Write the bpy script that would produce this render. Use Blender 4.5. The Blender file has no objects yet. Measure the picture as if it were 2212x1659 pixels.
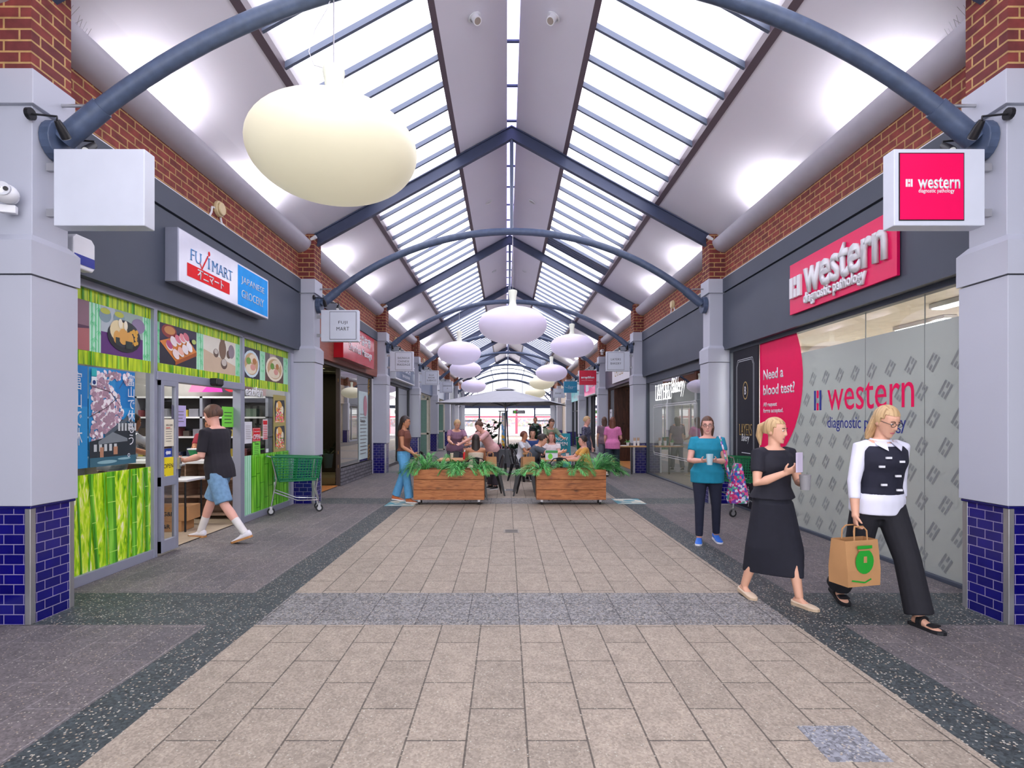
import bpy, bmesh, math, random
from mathutils import Vector, Matrix, Quaternion, noise
S = bpy.context.scene
C = S.collection
PI = math.pi
R = math.radians
V = Vector
rnd = random.Random(11)

# ---------------------------------------------------------------- camera
FOC, CAMX, EYE = 1200.0, -0.10, 1.55
cd = bpy.data.cameras.new('camera')
cd.sensor_width = 36
cd.lens = 36 * FOC / 2212
cd.shift_x = (1106 - 1094) / 2212
cd.shift_y = (911 - 829.5) / 2212
cd.clip_end = 300
cam = bpy.data.objects.new('camera', cd)
cam.location = (CAMX, 0, EYE)
cam.rotation_euler = (R(90), 0, 0)
C.objects.link(cam)
S.camera = cam

# ---------------------------------------------------------------- sky, view, light paths
W = bpy.data.worlds.new('sky')
S.world = W
W.use_nodes = True
bg = W.node_tree.nodes['Background']
bg.inputs[0].default_value = (0.945, 0.94, 1.0, 1)
bg.inputs[1].default_value = 2.5
S.view_settings.view_transform = 'Standard'
S.view_settings.look = 'None'
S.view_settings.gamma = 1
S.view_settings.use_curve_mapping = False
S.view_settings.exposure = 0.92
cy = S.cycles
cy.max_bounces = 7
cy.diffuse_bounces = 4
cy.glossy_bounces = 3
cy.transmission_bounces = 4
cy.transparent_max_bounces = 12
cy.caustics_reflective = cy.caustics_refractive = False
cy.sample_clamp_indirect = 6
cy.use_denoising = True

BAY, P0, NB = 6.25, 4.22, 8          # pillar spacing, first pillar, pillars in view
def PY(k): return P0 + BAY * k

def lamp(name, kind, loc, power, col=(1, 1, 1), size=.3, size_y=None, rot=(0, 0, 0), spread=None, parent=None):
    l = bpy.data.lights.new(name, kind)
    l.energy = power
    l.color = col
    if kind == 'AREA':
        l.size = size
        if size_y:
            l.shape = 'RECTANGLE'
            l.size_y = size_y
        if spread: l.spread = spread
    else:
        l.shadow_soft_size = size
    o = bpy.data.objects.new(name, l)
    o.location = loc
    o.rotation_euler = rot
    C.objects.link(o)
    if parent: o.parent = parent
    return o

# tubes hidden in the eave troughs, washing the ceiling (two to a bay on each side)
for k in range(-1, NB - 1):
    for sx in (-1, 1):
        for du in (1.75, 4.2):
            o = lamp('trough_tube', 'AREA', (sx * 3.93, PY(k) + du, 4.87), 11.5, (1, .97, 1), .7, .07, (0, R(-sx * 28), PI))
            o.rotation_euler = V((-sx * .45, 0, 1)).to_track_quat('-Z', 'Y').to_euler()
            o.data.size, o.data.size_y = 1.0, .07
# the opening sky over each skylight guides the sampling of daylight
for k in range(-1, NB - 1):
    for sx in (-1, 1):
        o = lamp('skylight_portal', 'AREA', (sx * 1.9, PY(k) + 3.3, 7.25 - .55 * 1.9 + .22), 1, size=BAY, size_y=2.0)
        o.rotation_euler = V((-sx * .48, 0, -.877)).to_track_quat('-Z', 'Y').to_euler()
        o.data.size, o.data.size_y = BAY, 2.0
        o.data.shape = 'RECTANGLE'
        o.data.cycles.is_portal = True
o = lamp('rear_portal', 'AREA', (0, -8.3, 3.2), 1, size=8, size_y=5)
o.rotation_euler = V((0, 1, 0)).to_track_quat('-Z', 'Y').to_euler()
o.data.cycles.is_portal = True
o = lamp('end_portal', 'AREA', (0, 62, 4), 1, size=14, size_y=8)
o.rotation_euler = V((0, -1, 0)).to_track_quat('-Z', 'Y').to_euler()
o.data.cycles.is_portal = True

# ---------------------------------------------------------------- materials
def lin(h):
    h = h.lstrip('#')
    r = []
    for i in (0, 2, 4):
        c = int(h[i:i + 2], 16) / 255
        r.append(c / 12.92 if c <= .04045 else ((c + .055) / 1.055) ** 2.4)
    return (*r, 1)
MATS = {}
def base(name):
    m = bpy.data.materials.new(name)
    m.use_nodes = True
    MATS[name] = m
    nt = m.node_tree
    return m, nt, nt.nodes['Principled BSDF']
def N(nt, t, **kw):
    n = nt.nodes.new(t)
    for k, v in kw.items():
        if k[0] == '_': n.inputs[k[1:].replace('_', ' ')].default_value = v
        else: setattr(n, k, v)
    return n
def L(nt, a, ao, b, bi): nt.links.new(a.outputs[ao], b.inputs[bi])
def mat(name, col='#808080', rough=.6, metal=0, emit=0, amt=.06, sc=6.0, spec=.5, bump=0, alpha=1, ecol=None, coat=0):
    if name in MATS: return MATS[name]
    m, nt, p = base(name)
    c = lin(col)
    p.inputs['Base Color'].default_value = c
    p.inputs['Roughness'].default_value = rough
    p.inputs['Metallic'].default_value = metal
    p.inputs['Specular IOR Level'].default_value = spec
    if coat:
        p.inputs['Coat Weight'].default_value = coat
        p.inputs['Coat Roughness'].default_value = .08
    if emit:
        p.inputs['Emission Color'].default_value = lin(ecol) if ecol else c
        p.inputs['Emission Strength'].default_value = emit
    if alpha < 1: p.inputs['Alpha'].default_value = alpha
    if amt:
        tc = N(nt, 'ShaderNodeTexCoord')
        nz = N(nt, 'ShaderNodeTexNoise', _Scale=sc, _Detail=2.0)
        mr = N(nt, 'ShaderNodeMapRange', _From_Min=.3, _From_Max=.7, _To_Min=1 - amt, _To_Max=1 + amt)
        mx = N(nt, 'ShaderNodeMix', data_type='RGBA', blend_type='MULTIPLY')
        mx.inputs[0].default_value = 1
        mx.inputs[6].default_value = c
        L(nt, tc, 'Object', nz, 'Vector'); L(nt, nz, 0, mr, 0); L(nt, mr, 0, mx, 7); L(nt, mx, 2, p, 'Base Color')
        if bump:
            bp = N(nt, 'ShaderNodeBump', _Strength=bump, _Distance=.01)
            L(nt, nz, 0, bp, 'Height'); L(nt, bp, 0, p, 'Normal')
    return m
def uvmap(nt, sx=1, sy=1, swap=False, src='UV'):
    tc = N(nt, 'ShaderNodeTexCoord')
    mp = N(nt, 'ShaderNodeMapping')
    mp.inputs['Scale'].default_value = (sx, sy, 1)
    if swap: mp.inputs['Rotation'].default_value = (0, 0, R(90))
    L(nt, tc, src, mp, 0)
    return mp
def brick(name, c1, c2, mortar, w, h, ms, rough=.7, bump=.6, off=.5, swap=False, src='UV', speck=0, sc=60, var=.18, bias=0.0, gloss=False):
    m, nt, p = base(name)
    mp = uvmap(nt, 1, 1, swap, src)
    bt = N(nt, 'ShaderNodeTexBrick', offset=off, _Scale=1.0, _Mortar_Size=ms, _Brick_Width=w, _Row_Height=h, _Bias=bias, _Mortar_Smooth=.1)
    bt.inputs['Color1'].default_value = lin(c1)
    bt.inputs['Color2'].default_value = lin(c2)
    bt.inputs['Mortar'].default_value = lin(mortar)
    L(nt, mp, 0, bt, 'Vector')
    nz = N(nt, 'ShaderNodeTexNoise', _Scale=9.0, _Detail=4.0)
    L(nt, mp, 0, nz, 'Vector')
    mr = N(nt, 'ShaderNodeMapRange', _From_Min=.3, _From_Max=.7, _To_Min=1 - var, _To_Max=1 + var)
    L(nt, nz, 0, mr, 0)
    mx = N(nt, 'ShaderNodeMix', data_type='RGBA', blend_type='MULTIPLY')
    mx.inputs[0].default_value = 1
    L(nt, bt, 'Color', mx, 6); L(nt, mr, 0, mx, 7)
    out = (mx, 2)
    if speck:
        vo = N(nt, 'ShaderNodeTexVoronoi', _Scale=float(sc))
        L(nt, mp, 0, vo, 'Vector')
        sh = N(nt, 'ShaderNodeSeparateColor')
        L(nt, vo, 'Color', sh, 0)
        m2 = N(nt, 'ShaderNodeMapRange', _From_Min=0.0, _From_Max=1.0, _To_Min=1 - speck, _To_Max=1 + speck)
        L(nt, sh, 0, m2, 0)
        mx2 = N(nt, 'ShaderNodeMix', data_type='RGBA', blend_type='MULTIPLY')
        mx2.inputs[0].default_value = 1
        L(nt, mx, 2, mx2, 6); L(nt, m2, 0, mx2, 7)
        # scattered pale and rusty pebbles
        gt = N(nt, 'ShaderNodeMath', operation='GREATER_THAN'); gt.inputs[1].default_value = .90 if speck < .5 else .80
        L(nt, sh, 1, gt, 0)
        lt = N(nt, 'ShaderNodeMath', operation='LESS_THAN'); lt.inputs[1].default_value = .42
        L(nt, vo, 'Distance', lt, 0)
        mu = N(nt, 'ShaderNodeMath', operation='MULTIPLY')
        L(nt, gt, 0, mu, 0); L(nt, lt, 0, mu, 1)
        pc = N(nt, 'ShaderNodeMix', data_type='RGBA')
        pc.inputs[6].default_value = lin('#b9b4a6'); pc.inputs[7].default_value = lin('#a5947e')
        L(nt, sh, 2, pc, 0)
        mx3 = N(nt, 'ShaderNodeMix', data_type='RGBA')
        L(nt, mu, 0, mx3, 0); L(nt, mx2, 2, mx3, 6); L(nt, pc, 2, mx3, 7)
        out = (mx3, 2)
    L(nt, out[0], out[1], p, 'Base Color')
    p.inputs['Roughness'].default_value = rough
    if bump:
        bp = N(nt, 'ShaderNodeBump', _Strength=bump, _Distance=.004, invert=True)
        L(nt, bt, 'Fac', bp, 'Height'); L(nt, bp, 0, p, 'Normal')
    return m
def wood(name, c1, c2, c3, plank=.19, sx=1.2, sy=14, rough=.5, swap=False):
    m, nt, p = base(name)
    mp = uvmap(nt, sx, sy, swap)
    nz = N(nt, 'ShaderNodeTexNoise', _Scale=2.2, _Detail=6.0, _Distortion=1.6)
    L(nt, mp, 0, nz, 'Vector')
    cr = N(nt, 'ShaderNodeValToRGB')
    e = cr.color_ramp.elements
    e[0].position, e[0].color = .28, lin(c3)
    e[1].position, e[1].color = .72, lin(c2)
    n_ = e.new(.48); n_.color = lin(c1)
    L(nt, nz, 0, cr, 0)
    mp2 = uvmap(nt, 3.2, 5.3, swap)
    vo = N(nt, 'ShaderNodeTexVoronoi', _Scale=.75)
    L(nt, mp2, 0, vo, 'Vector')
    mr = N(nt, 'ShaderNodeMapRange', _From_Min=.05, _From_Max=.16, _To_Min=.35, _To_Max=1.0)
    L(nt, vo, 'Distance', mr, 0)
    mx = N(nt, 'ShaderNodeMix', data_type='RGBA', blend_type='MULTIPLY')
    mx.inputs[0].default_value = 1
    L(nt, cr, 0, mx, 6); L(nt, mr, 0, mx, 7); L(nt, mx, 2, p, 'Base Color')
    p.inputs['Roughness'].default_value = rough
    return m
def stripes(name, cols, sx, sy, scale=1.0, rough=.35, dist=.3, emit=0):
    """patchy vertical streaks, colours from dark to light"""
    m, nt, p = base(name)
    mp = uvmap(nt, sx, sy)
    nz = N(nt, 'ShaderNodeTexNoise', _Scale=scale, _Detail=3.0, _Distortion=dist)
    L(nt, mp, 0, nz, 'Vector')
    cr = N(nt, 'ShaderNodeValToRGB')
    e = cr.color_ramp.elements
    n = len(cols)
    e[0].position, e[0].color = .3, lin(cols[0])
    e[1].position, e[1].color = .7, lin(cols[-1])
    for i, c in enumerate(cols[1:-1]):
        e.new(.3 + .4 * (i + 1) / (n - 1)).color = lin(c)
    L(nt, nz, 0, cr, 0); L(nt, cr, 0, p, 'Base Color')
    p.inputs['Roughness'].default_value = rough
    return m
def blotch(name, cols, sc=20.0, rough=.7):
    m, nt, p = base(name)
    tc = N(nt, 'ShaderNodeTexCoord')
    vo = N(nt, 'ShaderNodeTexVoronoi', _Scale=float(sc))
    L(nt, tc, 'Object', vo, 'Vector')
    sh = N(nt, 'ShaderNodeSeparateColor')
    L(nt, vo, 'Color', sh, 0)
    cr = N(nt, 'ShaderNodeValToRGB')
    cr.color_ramp.interpolation = 'CONSTANT'
    e = cr.color_ramp.elements
    e[0].position, e[0].color = 0, lin(cols[0])
    e[1].position, e[1].color = 1 - 1 / len(cols), lin(cols[-1])
    for i, c in enumerate(cols[1:-1]): e.new((i + 1) / len(cols)).color = lin(c)
    L(nt, sh, 0, cr, 0); L(nt, cr, 0, p, 'Base Color')
    p.inputs['Roughness'].default_value = rough
    return m
def glass(name, tint='#ffffff', ior=1.5, mul=1.0):
    m, nt, p = base(name)
    nt.nodes.remove(p)
    tr = N(nt, 'ShaderNodeBsdfTransparent'); tr.inputs[0].default_value = lin(tint)
    gl = N(nt, 'ShaderNodeBsdfGlossy'); gl.inputs['Roughness'].default_value = .01
    fr = N(nt, 'ShaderNodeFresnel', _IOR=ior)
    mm = N(nt, 'ShaderNodeMath', operation='MULTIPLY', use_clamp=True); mm.inputs[1].default_value = mul
    ms = N(nt, 'ShaderNodeMixShader')
    L(nt, fr, 0, mm, 0); L(nt, mm, 0, ms, 0); L(nt, tr, 0, ms, 1); L(nt, gl, 0, ms, 2)
    L(nt, ms, 0, nt.nodes['Material Output'], 'Surface')
    return m
def milky(name, col, clear=.6):
    """ribbed translucent roof sheet"""
    m, nt, p = base(name)
    nt.nodes.remove(p)
    tr = N(nt, 'ShaderNodeBsdfTransparent'); tr.inputs[0].default_value = lin(col)
    tl = N(nt, 'ShaderNodeBsdfTranslucent'); tl.inputs[0].default_value = lin(col)
    ms = N(nt, 'ShaderNodeMixShader'); ms.inputs[0].default_value = 1 - clear
    L(nt, tr, 0, ms, 1); L(nt, tl, 0, ms, 2)
    L(nt, ms, 0, nt.nodes['Material Output'], 'Surface')
    return m

M_BRICK = brick('red_brick', '#8a4039', '#733734', '#b3915f', .24, .086, .008, .85, .8, var=.25)
M_BRICK2 = brick('dark_red_brick', '#803832', '#622c2f', '#b3915f', .24, .086, .008, .85, .8, var=.25)
M_TILE = brick('navy_glazed_tile', '#0b0860', '#100c72', '#8f86a8', .152, .0765, .0035, .14, .5, var=.12)
M_STONE = brick('split_stone', '#716f74', '#615f66', '#403f44', .30, .085, .012, .8, 1.0, var=.3)
M_PAVE = brick('pale_paver', '#9e9283', '#94897b', '#5c554c', .6, .295, .005, .75, .4, swap=True, src='Object', speck=.22, sc=95, var=.12)
M_SIDE = brick('grey_paver', '#6a6464', '#5e5a5c', '#807b7b', .6, .3, .004, .7, .3, swap=True, src='Object', speck=.3, sc=90, var=.14)
M_STRIP = brick('dark_speckled_strip', '#3d4446', '#384042', '#2b3032', .8, .8, .003, .6, .2, off=0, src='Object', speck=.5, sc=70, var=.15)
M_BAND = brick('speckled_band', '#7b7a79', '#747372', '#4b4a4b', .4, .395, .005, .65, .3, off=0, src='Object', speck=.62, sc=75, var=.12)
M_CLAD = mat('pale_lilac_cladding', '#b6b9c6', .45, amt=.02, sc=1.5)
M_STEEL = mat('brushed_steel', '#b5b5b8', .35, .8, amt=.05)
M_ALU = mat('aluminium_frame', '#9b9fb0', .4, .3, amt=.03)
M_CHAR = mat('charcoal_panel', '#424957', .5, amt=.04, sc=2)
M_DARK = mat('dark_frame', '#23242c', .45, amt=.04)
M_BLUE = mat('slate_blue_steel', '#46546e', .45, amt=.14, sc=14, bump=.15)
M_BEAM = mat('navy_grey_beam', '#3a435e', .4, amt=.05)
M_BAR = mat('glazing_bar', '#5a6479', .4, amt=.03)
M_BROWN = mat('brown_edge_trim', '#5a4c55', .5, amt=.04)
M_CEIL = mat('white_ceiling', '#e2e0ec', .42, amt=.015, sc=1)
M_GUT = mat('trough_metal', '#b4b1bc', .35, amt=.03)
M_WHITE = mat('white_paint', '#e6e7ec', .4, amt=.02)
M_SIGNW = mat('sign_white', '#ced3df', .35, amt=.02)
M_BLACK = mat('black_metal', '#17171b', .4, amt=.05)
M_INK = mat('black_ink', '#1c1c22', .5, amt=0)
M_CRIM = mat('crimson_vinyl', '#ee0559', .5, amt=.02, spec=.25)
M_PINK = mat('pink_acrylic', '#e60c5a', .3, amt=.02, spec=.3)
M_RED = mat('signal_red', '#d4101c', .35, amt=.03)
M_GLASS = glass('shop_glass', '#f1f5f3', 1.5, 1.3)
M_GLASSR = glass('reflective_shop_glass', '#c9d3cf', 1.5, 2.6)
M_SKYL = milky('skylight_sheet', '#f6f4fb', .62)
M_RIDGE = milky('ridge_sheet', '#cfcdf2', .55)
M_LEAF = mat('leaf_green', '#459b4c', .5, amt=.25, sc=9)
M_LEAF2 = mat('leaf_bright', '#74bf68', .5, amt=.25, sc=9)
M_LEAFD = mat('leaf_dark', '#2c4a34', .4, amt=.25, sc=9)
M_KRAFT = mat('kraft_paper', '#b98a5c', .75, amt=.07, sc=5)
M_TAN = mat('table_wood', '#c39562', .5, amt=.08)
M_CHROME = mat('chrome', '#c9ced2', .2, .9, amt=.03)
M_RUB = mat('black_rubber', '#1d1d20', .7, amt=.05)
M_GREENP = mat('green_plastic', '#0c7a4c', .4, amt=.06)
M_PAPER = mat('white_paper', '#dcdde4', .7, amt=.03)

# ---------------------------------------------------------------- mesh helpers
class B:
    def __init__(s): s.b = bmesh.new(); s.m = 0; s.M = None
    def v(s, p):
        p = V(p)
        return s.b.verts.new(s.M @ p if s.M else p)
    def f(s, vs):
        try:
            f = s.b.faces.new(vs); f.material_index = s.m
            return f
        except ValueError: return None
    def box(s, x0, x1, y0, y1, z0, z1):
        q = [s.v((x, y, z)) for z in (z0, z1) for x, y in ((x0, y0), (x1, y0), (x1, y1), (x0, y1))]
        for i in ((0, 3, 2, 1), (4, 5, 6, 7), (0, 1, 5, 4), (1, 2, 6, 5), (2, 3, 7, 6), (3, 0, 4, 7)): s.f([q[j] for j in i])
        return s
    def bar(s, a, b, w, h, up=(0, 0, 1)):
        a, b = V(a), V(b)
        d = (b - a).normalized()
        sd = d.cross(V(up))
        if sd.length < 1e-4: sd = d.cross(V((1, 0, 0)))
        sd.normalize(); u = sd.cross(d)
        q = [s.v(c + sd * i * w / 2 + u * j * h / 2) for c in (a, b) for i, j in ((-1, -1), (1, -1), (1, 1), (-1, 1))]
        for i in ((0, 3, 2, 1), (4, 5, 6, 7), (0, 1, 5, 4), (1, 2, 6, 5), (2, 3, 7, 6), (3, 0, 4, 7)): s.f([q[j] for j in i])
        return s
    def loft(s, rings, cap=True, close=True):
        rv = [[s.v(p) for p in r] for r in rings]
        n = len(rv[0])
        for a, b in zip(rv, rv[1:]):
            for i in range(n if close else n - 1):
                j = (i + 1) % n
                s.f([a[i], a[j], b[j], b[i]])
        if cap: s.f(rv[0][::-1]); s.f(rv[-1])
        return s
    def tube(s, pts, r, n=8, cap=True, closed=False):
        pts = [V(p) for p in pts]
        rr = r if isinstance(r, (list, tuple)) else [r] * len(pts)
        rings = []; u = None
        for i, p in enumerate(pts):
            a = pts[i - 1] if i or closed else p
            b = pts[(i + 1) % len(pts)] if i < len(pts) - 1 or closed else p
            d = (b - a)
            if d.length < 1e-9: d = V((0, 0, 1))
            d.normalize()
            if u is None: u = d.orthogonal().normalized()
            else:
                u = (u - d * u.dot(d))
                u = u.normalized() if u.length > 1e-6 else d.orthogonal().normalized()
            w = d.cross(u)
            rings.append([p + (u * math.cos(2 * PI * k / n) + w * math.sin(2 * PI * k / n)) * rr[i] for k in range(n)])
        if closed: rings.append(rings[0])
        return s.loft(rings, cap and not closed)
    def lathe(s, prof, n=24, c=(0, 0, 0), sy=1):
        c = V(c)
        rings = [[c + V((r * math.cos(2 * PI * i / n), sy * r * math.sin(2 * PI * i / n), z)) for i in range(n)] for r, z in prof]
        return s.loft(rings)
    def prism(s, poly, a0, a1, ax='y'):
        def P(u, w, t): return {'y': (u, t, w), 'x': (t, u, w), 'z': (u, w, t)}[ax]
        return s.loft([[P(u, w, t) for u, w in poly] for t in (a0, a1)])
    def ball(s, c, r, n=12, m=8):
        c = V(c); r = V(r) if not isinstance(r, (int, float)) else V((r, r, r))
        rings = []
        for j in range(1, m):
            a = PI * j / m
            rings.append([c + V((r.x * math.sin(a) * math.cos(2 * PI * i / n), r.y * math.sin(a) * math.sin(2 * PI * i / n), -r.z * math.cos(a))) for i in range(n)])
        rv = [[s.v(p) for p in q] for q in rings]
        lo, hi = s.v(c - V((0, 0, r.z))), s.v(c + V((0, 0, r.z)))
        for a, b in zip(rv, rv[1:]):
            for i in range(n): s.f([a[i], a[(i + 1) % n], b[(i + 1) % n], b[i]])
        for i in range(n):
            s.f([lo, rv[0][(i + 1) % n], rv[0][i]]); s.f([hi, rv[-1][i], rv[-1][(i + 1) % n]])
        return s
    def disc(s, c, r, y0, y1, n=20):
        """short cylinder whose axis is local Y"""
        return s.prism([(c[0] + r * math.cos(2 * PI * i / n), c[1] + r * math.sin(2 * PI * i / n)) for i in range(n)], y0, y1)
    def poly(s, pts, y):
        s.f([s.v((x, y, z)) for x, z in pts]); return s

def mesh_uv(me):
    uv = me.uv_layers.new(name='UV')
    vs = me.vertices
    for p in me.polygons:
        n = p.normal
        ax = max(range(3), key=lambda i: abs(n[i]))
        for li in p.loop_indices:
            c = vs[me.loops[li].vertex_index].co
            uv.data[li].uv = (c.y, c.z) if ax == 0 else (c.x, c.z) if ax == 1 else (c.x, c.y)
def obj(name, b, mats, parent=None, smooth=False, bev=0, recalc=True, uv=True):
    if recalc: bmesh.ops.recalc_face_normals(b.b, faces=b.b.faces)
    me = bpy.data.meshes.new(name)
    b.b.to_mesh(me); b.b.free()
    for m in (mats if isinstance(mats, (list, tuple)) else [mats]): me.materials.append(m)
    if uv: mesh_uv(me)
    if smooth:
        me.shade_smooth()
        me.set_sharp_from_angle(angle=R(40))
    o = bpy.data.objects.new(name, me)
    C.objects.link(o)
    if parent: o.parent = parent
    if bev:
        md = o.modifiers.new('bevel', 'BEVEL')
        md.width = bev; md.segments = 2; md.limit_method = 'ANGLE'
    return o
def tag(o, label, cat, group=None):
    o['label'] = label; o['category'] = cat
    if group: o['group'] = group
    return o
def thing(name, label, cat, loc=(0, 0, 0), rotz=0, group=None):
    o = bpy.data.objects.new(name, None)
    o.empty_display_size = .1
    C.objects.link(o)
    o.location = loc; o.rotation_euler = (0, 0, rotz)
    return tag(o, label, cat, group)
def struct(name, b, m, parent=None, **kw):
    o = obj(name, b, m, parent, **kw)
    if not parent: o['kind'] = 'structure'
    return o
def sempty(name, loc=(0, 0, 0), rotz=0):
    o = bpy.data.objects.new(name, None)
    C.objects.link(o); o.location = loc; o.rotation_euler = (0, 0, rotz)
    o['kind'] = 'structure'
    return o
def dup(root, loc=None, rotz=None, label=None):
    r = root.copy(); C.objects.link(r)
    if loc is not None: r.location = loc
    if rotz is not None: r.rotation_euler = (0, 0, rotz)
    if label: r['label'] = label
    for ch in list(root.children):
        c = ch.copy(); C.objects.link(c); c.parent = r
        for g in list(ch.children):
            d = g.copy(); C.objects.link(d); d.parent = c
    return r
def sidewall(sx, y, z=0, x=4.15):
    """place and turn for something on a side wall: local X runs left to right as seen from the mall, local -Y faces the mall"""
    return (sx * x, y, z), (PI / 2 if sx < 0 else -PI / 2)

# lettering: fitted to a box in the local XZ plane, facing -Y
def text(name, body, x, z, m, parent, w=None, h=None, y=0.0, depth=.003, bold=0.0, align='C', shear=0, gap=1.0, lead=1.0, serif=False, just='CENTER', res=3):
    c = bpy.data.curves.new('lettering', 'FONT')
    c.body = body; c.align_x = just; c.offset = 0; c.shear = shear; c.space_character = gap; c.space_line = lead
    c.resolution_u = res; c.offset = bold
    o = bpy.data.objects.new('lettering', c); C.objects.link(o)
    me = bpy.data.meshes.new_from_object(o.evaluated_get(bpy.context.evaluated_depsgraph_get()))
    bpy.data.objects.remove(o); bpy.data.curves.remove(c)
    b = bmesh.new(); b.from_mesh(me); bpy.data.meshes.remove(me)
    if serif:
        ends = []
        for e in b.edges:
            p, q = e.verts[0].co, e.verts[1].co
            if len(e.link_faces) == 1 and abs(p.y - q.y) < .004 and .025 < abs(p.x - q.x) < .2:
                yy = p.y % 1.0 if False else p.y
                fc = e.link_faces[0].calc_center_median().y
                ends.append((min(p.x, q.x), max(p.x, q.x), p.y, 1 if fc > p.y else -1))
        for x0, x1, yy, sg in ends:
            t = .035 * sg
            vs = [b.verts.new((a, c_, 0)) for a, c_ in ((x0 - .07, yy), (x1 + .07, yy), (x1 + .07, yy + t), (x0 - .07, yy + t))]
            b.faces.new(vs if sg > 0 else vs[::-1])
    xs = [v.co.x for v in b.verts]; ys = [v.co.y for v in b.verts]
    if not xs: b.free(); return None
    x0, x1, y0, y1 = min(xs), max(xs), min(ys), max(ys)
    kx = w / (x1 - x0) if w else None
    ky = h / (y1 - y0) if h else kx
    kx = kx or ky
    ox = x - (x0 + x1) / 2 * kx if align == 'C' else x - x0 * kx
    oz = z - (y0 + y1) / 2 * ky
    r = bmesh.ops.extrude_face_region(b, geom=list(b.faces))
    for v in b.verts: v.co = V((v.co.x * kx + ox, y, v.co.y * ky + oz))
    for g in r['geom']:
        if isinstance(g, bmesh.types.BMVert): g.co.y = y - depth
    q = B(); q.b.free(); q.b = b
    return obj(name, q, m, parent, uv=False)

class Art(B):
    """flat printed artwork: coloured patches stacked a fraction of a millimetre apart, facing -Y"""
    def __init__(s, step=.00004): super().__init__(); s.mats = []; s.y = 0; s.step = step
    def ink(s, m):
        if m not in s.mats: s.mats.append(m)
        s.m = s.mats.index(m)
        s.y -= .0006
        return s
    def P(s, pts):
        s.y -= s.step
        return s.poly(pts, s.y)
    def rect(s, x0, x1, z0, z1): return s.P([(x0, z0), (x1, z0), (x1, z1), (x0, z1)])
    def ell(s, cx, cz, rx, rz, n=18, rot=0):
        ca, sa = math.cos(rot), math.sin(rot)
        return s.P([(cx + rx * math.cos(t) * ca - rz * math.sin(t) * sa, cz + rx * math.cos(t) * sa + rz * math.sin(t) * ca) for t in [2 * PI * i / n for i in range(n)]])
    def line(s, pts, w):
        for (a, b), (c, d) in zip(pts, pts[1:]):
            l = math.hypot(c - a, d - b) or 1
            nx, nz = -(d - b) / l * w / 2, (c - a) / l * w / 2
            s.P([(a - nx, b - nz), (c - nx, d - nz), (c + nx, d + nz), (a + nx, b + nz)])
        return s
    def done(s, name, parent): return obj(name, s, s.mats, parent, recalc=False)

def film(name, col, f=.5):
    """frosted plastic: scatters light from both sides, with a faint sheen"""
    m, nt, p = base(name)
    tl = N(nt, 'ShaderNodeBsdfTranslucent'); tl.inputs[0].default_value = lin(col)
    p.inputs['Base Color'].default_value = lin(col); p.inputs['Roughness'].default_value = .18
    ms = N(nt, 'ShaderNodeMixShader'); ms.inputs[0].default_value = f
    L(nt, p, 0, ms, 1); L(nt, tl, 0, ms, 2); L(nt, ms, 0, nt.nodes['Material Output'], 'Surface')
    return m
# ================================================================ the arcade shell
def roofz(x): return 7.25 - .55 * abs(x)
Y0, Y1 = PY(-1) - 3.0, PY(NB - 1) + .5

# floor: pale centre paving, dark speckled strips, grey side paving, cross bands at the pillars
b = B()
xs = [(-9, -2.38, 1), (-2.38, -2.02, 2), (-2.02, 2.11, 0), (2.11, 2.47, 2), (2.47, 9, 1)]
ys = []; y = Y0
for k in range(-1, NB):
    ya, yb = PY(k) + .02, PY(k) + .81
    ys += [(y, ya, 0), (ya, yb, 1)]; y = yb
ys.append((y, 60, 0))
for ya, yb, band in ys:
    for xa, xb, z in xs:
        b.m = (3 if z == 0 else 2) if band else z
        b.f([b.v((xa, ya, 0)), b.v((xb, ya, 0)), b.v((xb, yb, 0)), b.v((xa, yb, 0))])
b.m = 1
b.box(-9, 9, Y0, 60, -.12, -.001)
struct('floor', b, [M_PAVE, M_SIDE, M_STRIP, M_BAND])

# ceiling boards: a strip each side of the ridge and the coved strip above each trough
b = B()
for sx in (-1, 1):
    b.prism([(sx * .09, roofz(.09)), (sx * 1.0, roofz(1.0)), (sx * 1.0, roofz(1.0) + .12), (sx * .09, roofz(.09) + .12)], Y0, Y1)
    low = [(2.8, roofz(2.8)), (3.1, roofz(3.1) + .01), (3.4, roofz(3.4) + .015), (3.7, roofz(3.7) + .005), (3.9, roofz(3.9) - .02), (4.05, roofz(4.05) - .07), (4.12, roofz(4.05) - .16)]
    b.prism([(sx * x, z) for x, z in low] + [(sx * 4.6, 4.95), (sx * 4.6, 5.2), (sx * 2.8, roofz(2.8) + .2)], Y0, Y1)
struct('ceiling', b, M_CEIL)

# brick walls above the shopfronts
for sx, nm in ((-1, 'left'), (1, 'right')):
    b = B(); b.box(min(sx * 4.03, sx * 4.25), max(sx * 4.03, sx * 4.25), Y0, Y1, 4.2, 5.02)
    struct('wall_' + nm, b, M_BRICK)

shop_of = {-1: ['behind the camera'] * 8,
           }
LEFTOF = ['before the Japanese grocery', 'between grocery and massage shop', 'beyond the massage shop', 'beside the first green shutters', 'between the two green shutters', 'beyond the green shutters', 'second from the far gate', 'next to the far gate']
RIGHTOF = ['beside the pathology window', 'between pathology and bakery windows', 'at the bakery entrance', 'beside the red hearing sign', 'beside the teal salon sign', 'beside the cream arched shop', 'second from the far gate', 'next to the far gate']

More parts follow.
